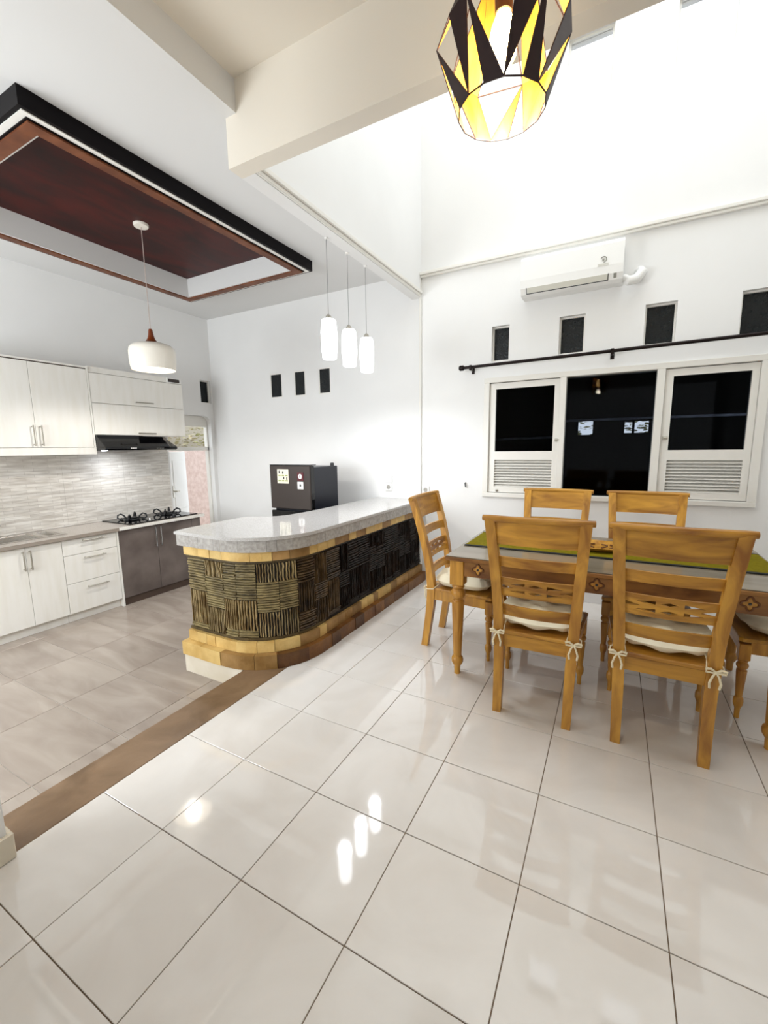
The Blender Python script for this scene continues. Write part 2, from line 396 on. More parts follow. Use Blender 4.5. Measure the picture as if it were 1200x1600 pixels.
vent_pane(3.42, 3.58, 1.975, 2.257, 'small dark pane above the kitchen doorway', .03, True)
vent_pane(*small_k[0], 1.98, 2.26, 'left of three dark panes above the fridge', .004)
vent_pane(*small_k[1], 1.98, 2.26, 'middle of three dark panes above the fridge', .004)
vent_pane(*small_k[2], 1.98, 2.26, 'right of three dark panes above the fridge', .004)

# main window
wn = root('window_1', (1.3, YW, .925), 'white framed triple window with black panes and louvred side casements', 'window', kind='structure')
bm = new()
for a in ((.295, 2.315, 3.575, 3.72, 1.945, 1.99), (.295, 2.315, 3.575, 3.72, .905, .945), (.295, .345, 3.575, 3.72, .945, 1.945), (2.262, 2.315, 3.575, 3.72, .945, 1.945)):
    box(bm, *a, bev=.003)
obj('window_frame', bm, 'trim', wn)
obj('mullion', bx(.945, .995, 3.575, 3.72, .945, 1.945, bev=.003), 'trim', wn)
obj('mullion', bx(1.64, 1.695, 3.575, 3.72, .945, 1.945, bev=.003), 'trim', wn)
obj('pane', bx(.995, 1.64, 3.645, 3.651, .945, 1.945), 'glass', wn)
def casement(x0, x1, side):
    px0, px1 = x0 + .052, x1 - .042
    bm = grid_wall(1, 3.60, 3.645, x0, x1, .95, 1.94, [(px0, px1, 1.328, 1.888), (px0, px1, 1.0, 1.25)])
    c = obj('casement', bm, 'trim', wn, at=None)
    obj('pane', bx(px0, px1, 3.618, 3.624, 1.328, 1.888), 'glass', c)
    n = 10; h = .25 / n
    for k in range(n):
        z = 1.0 + h * k
        bm = new(); loft(bm, [[(x, 3.602, z + .003), (x, 3.606, z), (x, 3.64, z + h * .78), (x, 3.636, z + h * .78 + .004)] for x in (px0, px1)])
        obj('slat', bm, 'trim', c)
    hx = x1 - .012 if side == 'l' else x0 + .02
    bm = new(); box(bm, hx - .012, hx + .022, 3.588, 3.602, 1.408, 1.436, bev=.003); tube(bm, [(hx, 3.59, 1.422), (hx, 3.575, 1.422), (hx + .022, 3.572, 1.425)], .006)
    obj('latch', bm, 'satin', c)
casement(.348, .943, 'l'); casement(1.698, 2.26, 'r')
bm = new(); lathe(bm, [(.0, .955), (.011, .957), (.012, .975), (.0, .977)], .43, 3.592, 10)
obj('catch', bm, 'satin', wn, smooth=True)

# added dark box keeps daylight out so the window panes stay black
cp = struct('wall_carport', grid_wall(1, 5.5, 5.6, -1.0, 4.6, 0, 2.9, [(.96, 1.13, 1.5, 1.69), (1.47, 1.55, 1.51, 1.64), (1.575, 1.72, 1.51, 1.65)]), 'night', 'dark wall of the carport beyond the black window panes with small openings', 'wall')
bm = new(); box(bm, -1.0, 4.6, 3.74, 5.5, 2.9, 3.0); box(bm, -1.0, -.9, 3.745, 5.5, 0, 2.9); box(bm, 4.5, 4.6, 3.745, 5.5, 0, 2.9); box(bm, -1.0, 4.6, 3.745, 5.5, -.1, -.0)
obj('carport_shell', bm, 'night', cp)
tag(obj('rail', tube(new(), [(.84, 5.2, 1.662), (3.6, 5.2, 1.662)], .014, 10), 'pipe', smooth=True), 'pale long pipe rail seen dimly through the centre and right panes', 'rail')  # added bars outside imitate the pale streaks reflected in the panes
tag(obj('rail', tube(new(), [(-.4, 5.2, 1.455), (.8, 5.2, 1.475)], .014, 10), 'pipe', smooth=True), 'pale short pipe rail seen dimly through the left pane', 'rail')
def hedge(name, x0, x1, y, z0, z1, n, label):
    bm = new()
    for _ in range(n):
        c = Vector((random.uniform(x0, x1), y + random.uniform(-.12, .12), random.uniform(z0, z1)))
        R = Matrix.Rotation(random.uniform(0, 2 * pi), 3, 'Z') @ Matrix.Rotation(random.uniform(-1, 1), 3, 'X'); s = random.uniform(.025, .05)
        pts = [(-s, 0, 0), (-s * .4, -s * .5, .004), (s * .5, -s * .45, .004), (s * 1.1, 0, 0), (s * .5, s * .45, .004), (-s * .4, s * .5, .004)]
        bm.faces.new([bm.verts.new(c + R @ Vector(p)) for p in pts])
    return tag(obj(name, bm, 'leaf'), label, 'hedge', kind='stuff')
struct('ground', bx(.4, 2.4, 5.61, 6.2, -.1, -.002), 'yard', 'soil strip behind the carport wall', 'ground')
hedge('hedge', .7, 2.1, 5.84, 0, 2.0, 1800, 'leaves in daylight behind the carport openings')  # leaves added to make bright patches in the window panes
def hedge_side(name, y0, y1, x, z0, z1, n, label):
    o = hedge(name, y0, y1, 0, z0, z1, n, label)
    for v in o.data.vertices: v.co = Vector((x + v.co.y, v.co.x, v.co.z))
hedge_side('hedge', 2.6, 6.4, -5.84, K, 2.6, 5600, 'sunlit leaves above the pink wall outside the kitchen door')
struct('wall_yard', bx(-5.42, -5.3, 2.0, 6.6, K, 1.42), 'pink', 'rough pink plastered wall outside the kitchen doorway', 'wall')
struct('wall_yard', bx(-6.25, -6.12, 2.0, 6.6, K, 2.9), 'yard', 'pale yard wall behind the leaves', 'wall')
struct('ground', bx(-6.3, -3.452, 2.0, 6.6, K - .12, K - .0105), 'yard', 'pale concrete yard ground outside the kitchen', 'ground')

# kitchen back door: frame with transom bar, a closed glazed leaf beside the open half
d = root('door_1', (XL - .1, 3.2, K), 'white back door standing open outwards under a transom bar', 'door', kind='structure')
bm = new(); fx0, fx1 = XL - .13, XL - .07
for a in ((DY0, DY1, 1.675, DZ), (DY0, DY1, 1.37, 1.42), (DY0, DY0 + .05, K, 1.675), (DY1 - .02, DY1, K, 1.675)): box(bm, fx0, fx1, *a, bev=.003)
obj('door_frame', bm, 'trim', d)
lf = obj('door_leaf', bx(-.02, .02, 0, .585, .01, 1.49, bev=.003), 'white', d, local=True)
lf.location = (XL - .115 - d.location.x, DY0 + .05 - d.location.y, 0); lf.rotation_euler = (0, 0, radians(LEAF))
bm = new()
for z0, z1 in ((.12, .6), (.75, 1.38)): box(bm, .02, .026, .09, .50, z0, z1, bev=.004)
obj('door_panel', bm, 'white', lf, local=True)
bm = new(); tube(bm, [(.02, .06, 1.0), (.06, .06, 1.0), (.065, .13, 1.0)], .010); box(bm, .02, .027, .04, .08, .92, 1.07, bev=.002)
obj('door_handle', bm, 'satin', lf, smooth=True, local=True)

# ------------------------------------------------------------------ tray ceiling
tr = root('ceiling_tray', (-1.89, 1.81, 2.93), 'dark mahogany tray ceiling feature with brown and black moulding above the kitchen', 'ceiling panel', kind='structure')
X0, X1, Y0, Y1 = -2.69, -1.08, .73, 2.88
def frame(name, m, o, i, z0, z1, bev=.003):
    return obj(name, grid_wall(2, z0, z1, X0 + o, X1 - o, Y0 + o, Y1 - o, [(X0 + i, X1 - i, Y0 + i, Y1 - i)]), m, tr)
frame('black_moulding', 'mouldblack', 0, .02, 2.935, 3.0195)
frame('white_fillet', 'trim', .02, .05, 2.93, 3.0195)
frame('black_moulding', 'mouldblack', .05, .06, 2.925, 3.0195)
frame('brown_moulding', 'mould', .06, .125, 2.915, 3.0195)
frame('white_liner', 'ceil', .125, .14, 2.925, 3.0985)
obj('ceiling_board', bx(X0 + .12, X1 - .12, Y0 + .09, Y1 - .07, 3.099, 3.13), 'mahog', tr)

# ------------------------------------------------------------------ lamps
def pendant_bell():
    x, y = -1.926, 1.857
    r = root('pendant_lamp', (x, y, 2.02), 'cream bell pendant lamp with walnut neck hanging from the mahogany tray', 'lamp')
    obj('canopy', lathe(new(), [(.0, 3.078), (.05, 3.08), (.054, 3.088), (.054, 3.0985), (0, 3.0985)], x, y, 28), 'lampcream', r, smooth=True)
    obj('cord', tube(new(), [(x, y, 3.08), (x, y, 2.32)], .0028, 6), 'cord', r)
    obj('wooden_neck', lathe(new(), [(.0, 2.335), (.012, 2.333), (.016, 2.32), (.02, 2.29), (.027, 2.262), (.04, 2.24), (.062, 2.226), (.0, 2.224)], x, y, 24), 'lampwood', r, smooth=True)
    obj('lamp_shade', lathe(new(), [(.055, 2.226), (.105, 2.219), (.142, 2.206), (.164, 2.184), (.171, 2.155), (.171, 2.10), (.167, 2.05), (.161, 2.018), (.157, 2.019), (.162, 2.06), (.165, 2.12), (.155, 2.175), (.1, 2.21), (.055, 2.216)], x, y, 40, cap=False), 'lampcream', r, smooth=True)
    obj('diffuser', lathe(new(), [(.0, 2.022), (.156, 2.023), (.158, 2.034), (0, 2.036)], x, y, 40), 'glowwarm', r, smooth=True)
    light('bell_pendant_light', 'SPOT', (x, y, 2.012), 44, (1, .97, .92), radius=.035, spot=(radians(166), .35))
pendant_bell()
trio = (('nearest', 2.17, 2.0), ('middle', 2.43, 1.99), ('farthest', 2.69, 1.985))
proto = None
for w, y, z in trio:
    lab = '%s of the three white cylinder pendant lamps over the bar counter' % w
    if not proto:
        r = proto = root('cylinder_pendant', (-.425, y, z), lab, 'lamp', 'white cylinder pendants over the bar')
        x = -.425
        obj('lamp_shade', lathe(new(), [(.0, z), (.046, z), (.050, z + .01), (.057, z + .10), (.057, z + .18), (.051, z + .25), (.045, z + .262), (.0, z + .263)], x, y, 32), 'glowwhite', r, smooth=True)
        obj('cap', lathe(new(), [(.02, z + .262), (.02, z + .285), (.006, z + .3), (0, z + .3)], x, y, 16), 'satin', r, smooth=True)
        obj('cord', tube(new(), [(x, y, z + .295), (x, y, 2.79)], .0022, 6), 'cordgrey', r)
        obj('canopy', lathe(new(), [(0, 2.78), (.012, 2.781), (.014, 2.7895), (0, 2.7895)], x, y, 20), 'white', r, smooth=True)
    else:
        r = copy_tree(proto); r.location = (-.425, y, z); r['label'] = lab
        for ch in r.children:
            if ch.name.startswith('canopy'): ch.location = (0, 0, 2.0 - z)
    light('cylinder_pendant_light', 'SPOT', (-.425, y, z - .012), 19, (.92, .96, 1), radius=.04, spot=(radians(168), .5))

def geo_lamp():
    x, y, zb = 1.12, .65, 2.114
    r = root('faceted_pendant', (x, y, zb), 'faceted pendant lamp of dark brown and golden veneer triangles with a glowing bulb', 'lamp')
    V = lambda rad, z, deg: Vector((x + rad * cos(radians(deg)), y + rad * sin(radians(deg)), z))
    BA = [-170, -146, -122, -98, -74, -50, -26, -2, 22, 46, 70, 94, 118, 142, 166]; MA = [-162, -124, -106, -66, -42, -14, 22, 58, 84, 128, 160]
    n = 15
    Bd = {a: V(.094, zb, a) for a in BA}; Md = {a: V(.143, zb + (.128 if k % 2 else .138), a) for k, a in enumerate(MA)}; Td = {a: V(.06, zb + .30, a + 12) for a in MA}
    B = [Bd[a] for a in BA]; Mi = [Md[a] for a in MA]; T = [Td[a] for a in MA]
    def panel(a, b, c):
        bm = new(); nrm = (b - a).cross(c - a).normalized(); cen = (a + b + c) / 3
        if nrm.dot(Vector((cen.x - x, cen.y - y, 0))) < 0: nrm = -nrm
        tri = [cen + (p - cen) * .985 for p in (a, b, c)]
        o = [bm.verts.new(p + nrm * .001) for p in tri]; i_ = [bm.verts.new(p - nrm * .001) for p in tri]
        bm.faces.new(o); bm.faces.new(i_[::-1])
        for k in range(3): bm.faces.new((o[k], o[(k + 1) % 3], i_[(k + 1) % 3], i_[k]))
        p = obj('veneer_panel', bm, 'shadeout', r, m2='shadein')
        for f in p.data.polygons:
            c_ = f.center + Vector((x, y, zb)); 
            if f.normal.dot(nrm) < -.5: f.material_index = 1
    # lower band: some triangles stand on the opening, some hang from the waist, the gaps stay open
    for m_, b0, b1 in ((-162, -146, -122), (-162, -170, 166), (-106, -98, -74), (-42, -50, -26), (22, -2, 22), (58, 46, 70), (84, 94, 118), (128, 118, 142), (160, 166, -170)): panel(Md[m_], Bd[b0], Bd[b1])
    for m0, m1, b_ in ((-124, -106, -122), (-66, -42, -74), (-14, 22, -26), (22, 58, 46), (58, 84, 70), (128, 160, 142)): panel(Md[m0], Md[m1], Bd[b_])
    for k in range(len(MA)):
        a, b = MA[k], MA[(k + 1) % len(MA)]
        if k % 2: panel(Md[a], Md[b], Td[a])
        else: panel(Td[a], Td[b], Md[b])
    bm = new()
    def loop(R): tube(bm, R + [R[0]], .0018, 5, cap=False)
    loop(B); loop(T)
    edges = [(Md[m], Bd[b]) for m, bs in ((-162, (166, -170, -146, -122)), (-124, (-122,)), (-106, (-122, -98, -74)), (-66, (-74,)), (-42, (-74, -50, -26)), (-14, (-26,)), (22, (-26, -2, 22, 46)), (58, (46, 70)), (84, (70, 94, 118)), (128, (118, 142)), (160, (142, 166))) for b in bs]
    nm = len(Mi)
    edges += [(Mi[k], Mi[(k + 1) % nm]) for k in range(nm)] + [(Mi[k], T[k]) for k in range(nm)] + [(Mi[(k + 1) % nm], T[k]) for k in range(nm)]
    for a, b in edges: tube(bm, [a, b], .0013, 5, cap=False)
    obj('wire_frame', bm, 'shadeout', r)
    obj('bulb', lathe(new(), [(0, zb + .075), (.014, zb + .08), (.028, zb + .105), (.031, zb + .13), (.025, zb + .16), (.015, zb + .185), (0, zb + .188)], x, y, 24), 'bulb', r, smooth=True)
    obj('socket', lathe(new(), [(0, zb + .186), (.018, zb + .186), (.02, zb + .23), (.012, zb + .30), (0, zb + .31)], x, y, 20), 'shadeout', r, smooth=True)
    obj('cord', tube(new(), [(x, y, zb + .3), (x, y, 3.17)], .004, 8), 'blackiron', r)
    light('faceted_pendant_light', 'POINT', (x, y, zb + .02), 11, (1, .88, .68), radius=.03)
geo_lamp()

# ------------------------------------------------------------------ bar counter
bar = root('bar_counter', (-.75, 2.4, 0), 'bar counter with pale granite top and dark ribbed stone cladding between sandstone bands', 'bar counter')
PX, PY, PC, PR, PL0, PEND = -.36, 1.42, (-.75, 1.81), .39, -1.10, 3.585
L1 = PC[0] - PL0; L2 = PR * pi / 2; L3 = PEND - PC[1]; LT = L1 + L2 + L3
def path(s, d):
    """point on the cladding line at length s, offset d outwards"""
    if s <= L1: return (PL0 + s, PY - d)
    if s <= L1 + L2:
        a = -pi / 2 + (s - L1) / PR; return (PC[0] + (PR + d) * cos(a), PC[1] + (PR + d) * sin(a))
    return (PX + d, PC[1] + (s - L1 - L2))
def pathbox(bm, s0, s1, d0, d1, z0, z1):
    curved = s1 > L1 and s0 < L1 + L2
    n = max(1, int((s1 - s0) / .05)) if curved else 1
    secs = []
    for k in range(n + 1):
        s = s0 + (s1 - s0) * k / n; a = path(s, d0); b = path(s, d1)
        secs.append([(*a, z0), (*b, z0), (*b, z1), (*a, z1)])
    loft(bm, secs)
pts = [path(LT * 0 + s, -.002) for s in [0, L1 / 2, L1] + [L1 + L2 * k / 12 for k in range(1, 13)] + [L1 + L2 + L3]]
obj('counter_core', prism(new(), pts + [(-.86, PEND), (-.86, 2.25), (-1.10, 2.0)], .0005, .755), 'core', bar)
slab = [path(s, .052) for s in [L1 * .6, L1] + [L1 + L2 * k / 14 for k in range(1, 15)]] + [(PX + .052, PEND + .012), (-.87, PEND + .012), (-.89, 2.45)]
slab += [(-.92 - .27 * (k / 8) ** 1.6, 2.25 - .22 * (k / 8) ** .7) for k in range(0, 9)] + [(-1.195, 1.75), (-1.185, 1.42), (-1.165, PY - .052)]
bm = prism(new(), slab, .826, .847)
bmesh.ops.bevel(bm, geom=[e for e in bm.edges if abs(e.verts[0].co.z - e.verts[1].co.z) < 1e-5], offset=.005, segments=2, affect='EDGES', profile=.5)
obj('granite_top', bm, 'granite', bar)
def inset(p):
    return (p[0] + (.012 if p[0] < -.95 else -.008), p[1] + (.008 if p[1] < 1.6 else 0))
obj('slab_core', prism(new(), [path(s, .030) for s in [0, L1] + [L1 + L2 * k / 14 for k in range(1, 15)]] + [(PX + .03, PEND + .012), (-.875, PEND + .012), (-.9, 2.45), (-.93, 2.25), (-1.17, 2.03), (-1.175, 1.75), (-1.165, 1.42), (-1.15, PY - .03)], .7525, .8255), 'fascia', bar)
s = -.055
while s < LT - .02:
    e = min(LT, s + random.choice((.055, .09, .12, .16)))
    if LT - e < .05: e = LT
    bm = new(); pathbox(bm, s + .0006, e - .0006, .024, .0445 + random.uniform(-.001, .001), .752, .8258)
    obj('fascia_tile', bm, 'fascia', bar); s = e
def course(name, z0, z1, d0, d1, m, wmin, wmax, s_start=-.02):
    s = s_start
    while s < LT - .02:
        e = min(LT, s + random.uniform(wmin, wmax))
        if LT - e < .04: e = LT
        bm = new(); pathbox(bm, s + .0012, e - .0012, d0, d1 + random.uniform(-.003, .003), z0, z1 + random.uniform(-.0015, 0))
        obj(name, bm, m(s) if callable(m) else m, bar); s = e
SANDY = lambda s_: 'sand' if s_ < L1 + L2 * .5 or random.random() < .25 else 'sandbrown'  # mostly browner blocks past the middle of the rounded corner
course('sandstone_block', .690, .751, -.01, .024, SANDY, .07, .15)
course('sandstone_block', .095, .165, -.01, .036, SANDY, .07, .16)
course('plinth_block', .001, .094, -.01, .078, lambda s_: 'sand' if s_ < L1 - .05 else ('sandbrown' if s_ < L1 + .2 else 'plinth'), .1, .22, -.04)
course('mortar_band', .166, .186, -.01, .012, lambda s_: 'band' if s_ < L1 + L2 else 'core', .5, .6)  # dark strips stand in for shade between courses, paler on the lit end
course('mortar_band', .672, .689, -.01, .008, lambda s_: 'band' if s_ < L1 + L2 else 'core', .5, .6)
def ribbed(s0, s1, z0, z1, vert):
    bm = new(); pathbox(bm, s0 + .001, s1 - .001, -.006, .004, z0 + .001, z1 - .001)
    w = random.uniform(.0155, .0195)
    if vert:
        n = max(3, round((s1 - s0) / w)); st = (s1 - s0) / n
        for k in range(n):
            secs = []; p = random.uniform(.010, .021)
            for q in range(6):
                z = z0 + .002 + (z1 - z0 - .004) * q / 5; c = s0 + st * (k + .5) + random.uniform(-.0032, .0032); h = st * .27
                a, b, c2, d_ = path(c - h, .002), path(c - h * .6, p), path(c + h * .6, p + random.uniform(-.003, .002)), path(c + h, .002)
                secs.append([(*a, z), (*b, z), (*c2, z), (*d_, z)])
            loft(bm, secs)
    else:
        n = max(3, round((z1 - z0) / w)); st = (z1 - z0) / n; q_ = 6
        for k in range(n):
            secs = []; p = random.uniform(.010, .021)
            for q in range(q_):
                s = s0 + .002 + (s1 - s0 - .004) * q / (q_ - 1); c = z0 + st * (k + .5) + random.uniform(-.002, .002); h = st * .45
                a = path(s, .002); b = path(s, p)
                secs.append([(*a, c - h), (*b, c - h * .6), (*b, c + h * .6), (*a, c + h)])
            loft(bm, secs)
    return bm
s = 0.0; col = 0
ZB, ZT = .187, .671
plans = [[('h', .22), ('v', .46 / 2), ('h', 9)], [('v', .105), ('h', .21), ('v', 9)], [('h', .235), ('v', .20), ('h', 9)], [('h', .235), ('v', .20), ('h', 9)],
         [('v', .12), ('h', .2), ('v', 9)], [('v', .12), ('h', .19), ('v', 9)], [('h', .16), ('v', .2), ('h', 9)], [('v', .2), ('h', .12), ('v', 9)]]
widths = [.165, .165, .10, .13, .135, .12, .14, .14]
while s < LT - .01:
    w = widths[col % 8] if col < 8 else random.uniform(.11, .17)
    e = min(LT, s + w)
    if LT - e < .06: e = LT
    plan = plans[col % 8] if col < 8 else random.choice(plans); z = ZT
    for t, h in plan:
        z0 = max(ZB, z - h)
        if z - z0 > .02:
            rs = obj('ribbed_stone', ribbed(s, e, z0, z, t == 'v'), 'stonedark' if col > 8 else 'stonemid' if col > 5 else ('stonepale' if t == 'h' else 'stone'), bar, m2='core')  # light is put into the colour: lit end columns pale, front columns shaded
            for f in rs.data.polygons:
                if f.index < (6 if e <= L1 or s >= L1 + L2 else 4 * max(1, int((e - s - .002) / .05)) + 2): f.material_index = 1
        z = z0
    s = e; col += 1

# ------------------------------------------------------------------ kitchen units
XF = -2.87; XWALL = -3.42; UK = -.165
KITCHEN = []
def handle(parent, p, q, off, m='satin', r=.0062):
    """bar handle from p to q standing off the front along +x"""
    p, q = Vector(p), Vector(q); bm = new(); o = Vector((off, 0, 0)); t = (q - p).normalized() * .012
    tube(bm, [p + o, q + o], r, 8)
    for e in (p + t, q - t): tube(bm, [e, e + o], r * .8, 6)
    obj('handle', bm, m, parent, smooth=True)
sc_ = root('base_cabinet', (-3.15, 1.0, UK), 'white two door base cabinet under the steel sink', 'cabinet'); KITCHEN.append(sc_)
obj('cabinet_body', bx(XWALL + .002, XF - .02, .66, 1.472, UK + .08, .44), 'cab', sc_)
obj('kickboard', bx(XF - .06, XF - .045, .66, 1.472, UK, UK + .08), 'cab', sc_)
for y0, y1, hy in ((.68, .943, None), (.946, 1.207, 1.182), (1.21, 1.473, 1.232)):
    dr = obj('door', bx(XF - .019, XF, y0, y1, UK + .085, .598, bev=.0015), 'cab', sc_)
    if hy: handle(dr, (XF, hy, .405), (XF, hy, .572), .028)
dc = root('drawer_cabinet', (-3.15, 1.71, UK), 'white cabinet of three drawers between sink doors and grey unit', 'cabinet'); KITCHEN.append(dc)
obj('cabinet_body', bx(XWALL + .002, XF - .02, 1.476, 1.944, UK + .08, .44), 'cab', dc)
obj('side_panel', bx(XWALL + .002, XF + .004, 1.946, 1.964, UK, .603), 'cab', dc)
obj('kickboard', bx(XF - .06, XF - .045, 1.476, 1.944, UK, UK + .08), 'cab', dc)
for z0, z1, hz in ((.456, .598, .575), (.197, .452, .415), (UK + .085, .193, .138)):
    dr = obj('drawer', bx(XF - .019, XF, 1.477, 1.943, z0, z1, bev=.0015), 'cab', dc)
    handle(dr, (XF, 1.635, hz), (XF, 1.822, hz), .028)
gc = root('base_cabinet', (-3.15, 2.44, UK), 'grey stone look two door base cabinet under the black hob', 'cabinet'); KITCHEN.append(gc)
obj('cabinet_body', bx(XWALL + .002, XF - .02, 1.967, 2.915, UK + .07, .6), 'cabdark', gc)
obj('kickboard', bx(XF - .03, XF - .012, 1.967, 2.915, UK, UK + .07), 'kick', gc)
for y0, y1, hy in ((1.968, 2.366, 2.339), (2.370, 2.80, 2.397)):
    dr = obj('door', bx(XF - .019, XF, y0, y1, UK + .075, .604, bev=.0015), 'cabdark', gc)
    handle(dr, (XF, hy, .375), (XF, hy, .58), .028, 'chrome')
obj('end_panel', bx(XF - .019, XF, 2.803, 2.915, UK + .075, .604, bev=.0015), 'cabdark', gc)
wt = root('worktop', (-3.13, 1.8, .605), 'beige quartz kitchen worktop with sink cut-out and hob', 'worktop'); KITCHEN.append(wt)
obj('worktop_slab', grid_wall(2, .606, .636, XWALL + .002, XF + .028, .66, 2.955, [(-3.335, -2.995, .8, 1.41), (-3.30, -3.03, 1.45, 1.555)]), 'worktop', wt)
obj('front_edge', bx(XF + .028, XF + .034, .66, 1.964, .606, .636), 'worktopedge', wt)
obj('front_edge', bx(XF + .028, XF + .034, 1.964, 2.955, .606, .636), 'cab', wt)
sk = root('sink', (-3.17, 1.2, .636), 'stainless steel sink with one large and one small basin', 'sink'); KITCHEN.append(sk)
def basin(name, x0, x1, y0, y1, dep):
    bm = new()
    secs = [[(x0 - .0, y0, .638), (x1, y0, .638), (x1, y1, .638), (x0, y1, .638)], [(x0 + .004, y0 + .004, .632), (x1 - .004, y0 + .004, .632), (x1 - .004, y1 - .004, .632), (x0 + .004, y1 - .004, .632)],
            [(x0 + .02, y0 + .02, .638 - dep), (x1 - .02, y0 + .02, .638 - dep), (x1 - .02, y1 - .02, .638 - dep), (x0 + .02, y1 - .02, .638 - dep)]]
    R = [[bm.verts.new(p) for p in s_] for s_ in secs]
    for a, b in zip(R, R[1:]):
        for i in range(4): bm.faces.new((a[i], a[(i + 1) % 4], b[(i + 1) % 4], b[i]))
    bm.faces.new(R[-1]); return obj(name, bm, 'steel', sk)
basin('basin', -3.33, -3.0, .805, 1.405, .15); basin('basin', -3.295, -3.035, 1.455, 1.55, .12)
obj('rim', grid_wall(2, .6365, .640, -3.37, -2.97, .77, 1.58, [(-3.33, -3.0, .805, 1.405), (-3.295, -3.035, 1.455, 1.55)]), 'steel', sk)
fc = root('faucet', (-3.375, 1.2, .637), 'chrome wall side faucet with red mark at the left photo edge', 'faucet'); KITCHEN.append(fc)
obj('base', lathe(new(), [(.024, .637), (.024, .66), (.013, .67), (0, .671)], -3.392, 1.19, 16), 'chrome', fc, smooth=True)
obj('spout', tube(new(), [(-3.392, 1.19, .66), (-3.392, 1.19, .86), (-3.38, 1.19, .91), (-3.33, 1.19, .93), (-3.26, 1.19, .92), (-3.235, 1.19, .885)], .011, 10), 'chrome', fc, smooth=True)
obj('lever', tube(new(), [(-3.392, 1.205, .72), (-3.375, 1.25, .74)], .008, 8), 'chrome', fc, smooth=True)
obj('red_mark', lathe(new(), [(0, .92), (.009, .922), (.009, .934), (0, .936)], -3.30, 1.19, 10), 'red', fc)

hb = root('hob', (-3.14, 2.48, .637), 'black glass two burner gas hob on the worktop', 'hob'); KITCHEN.append(hb)
obj('glass_plate', bx(-3.38, -2.885, 2.10, 2.90, .637, .648, bev=.002), 'blackgloss', hb)
for by in (2.29, 2.70):
    bxx = -3.15
    b = obj('burner', lathe(new(), [(.07, .648), (.07, .655), (.048, .66), (.048, .672), (.03, .678), (0, .678)], bxx, by, 24), 'blackiron', hb, smooth=True)
    bm = new()
    for k in range(4):
        a = pi / 4 + k * pi / 2
        ca, sa = cos(a), sin(a); P = lambda r_, z: (bxx + r_ * ca, by + r_ * sa, z)
        tube(bm, [P(.055, .655), P(.075, .69), P(.105, .712), P(.135, .700), P(.14, .67), P(.115, .655), P(.095, .664)], .0085, 6)
    ring = [(bxx + .1 * cos(2 * pi * k / 24), by + .1 * sin(2 * pi * k / 24), .656) for k in range(25)]
    tube(bm, ring, .006, 6, cap=False)
    obj('pan_support', bm, 'blackiron', hb, smooth=True)
for ky in (2.36, 2.64):
    obj('knob', lathe(new(), [(.02, .648), (.018, .668), (0, .67)], -2.945, ky, 16), 'steel' if ky < 2.5 else 'blackiron', hb, smooth=True)

# backsplash panels
bs = root('wall_backsplash', (XWALL, 1.8, .64), 'grey and white strip mosaic backsplash behind the worktop', 'backsplash', kind='structure'); KITCHEN.append(bs)
y = .6
while y < 2.95:
    y1 = min(y + .6, 2.955)
    for z0, z1 in ((.638, .99), (.991, 1.345), (1.346, 1.53)):
        if z0 > 1.3 and y1 < 2.0: continue
        ya = max(y, 1.953) if z0 > 1.3 else y
        obj('mosaic_panel', bx(XWALL + .0005, XWALL + .010, ya + .0006, y1 - .0006, z0, z1), 'mosaic', bs)
    y = y1
# wall cabinets
XU = -3.09
uc = root('wall_cabinet', (-3.25, 1.3, 1.35), 'tall white two door wall cabinet above the sink', 'cabinet'); KITCHEN.append(uc)
obj('cabinet_body', bx(XWALL + .012, XU - .02, 1.02, 1.955, 1.352, 2.174), 'cab', uc)
obj('bottom_rail', bx(XU - .02, XU + .002, 1.02, 1.957, 1.35, 1.415, bev=.001), 'cab', uc)
obj('side_panel', bx(XWALL + .012, XU + .002, 1.957, 1.972, 1.35, 2.174), 'cab', uc)
obj('dark_edge', bx(XU - .02, XU - .004, 1.02, 1.955, 2.154, 2.160), 'kick', uc)  # thin dark strip painting the shade line below the cabinet top
obj('top_rail', bx(XU - .02, XU - .001, 1.02, 1.955, 2.1605, 2.175), 'cab', uc)
for y0, y1, hy in ((1.03, 1.488, 1.462), (1.491, 1.954, 1.524)):
    dr = obj('door', bx(XU - .019, XU, y0, y1, 1.418, 2.15, bev=.0015), 'cab', uc)
    handle(dr, (XU, hy, 1.432), (XU, hy, 1.61), .028)
uc2 = root('wall_cabinet', (-3.25, 2.48, 1.535), 'white wall cabinet with two lift-up flaps above the cooker hood', 'cabinet'); KITCHEN.append(uc2)
obj('cabinet_body', bx(XWALL + .012, XU - .02, 1.974, 2.985, 1.537, 2.13), 'cab', uc2)
for z0, z1, hz in ((1.54, 1.842, 1.562), (1.847, 2.125, 1.882)):
    dr = obj('flap', bx(XU - .019, XU, 1.976, 2.983, z0, z1, bev=.0015), 'cab', uc2)
    handle(dr, (XU, 2.405, hz), (XU, 2.6, hz), .022)
obj('filler_panel', bx(XWALL + .012, XU - .012, 1.974, 2.985, 2.131, 2.185), 'cab', uc2)
vg = obj('vent_grille', grid_wall(0, XU - .0115, XU - .002, 2.80, 2.975, 2.133, 2.1845, [(2.815, 2.962, 2.140, 2.178)]), 'white', uc2)
obj('vent_back', bx(XU - .0118, XU - .0095, 2.815, 2.962, 2.140, 2.178), 'ink', vg)
for k in range(3): obj('vent_slat', bx(XU - .0094, XU - .005, 2.816, 2.961, 2.147 + .010 * k, 2.151 + .010 * k), 'kick', vg)
hd = root('cooker_hood', (-3.18, 2.35, 1.38), 'slim black cooker hood under the white flap cabinet', 'cooker hood'); KITCHEN.append(hd)
secs = []
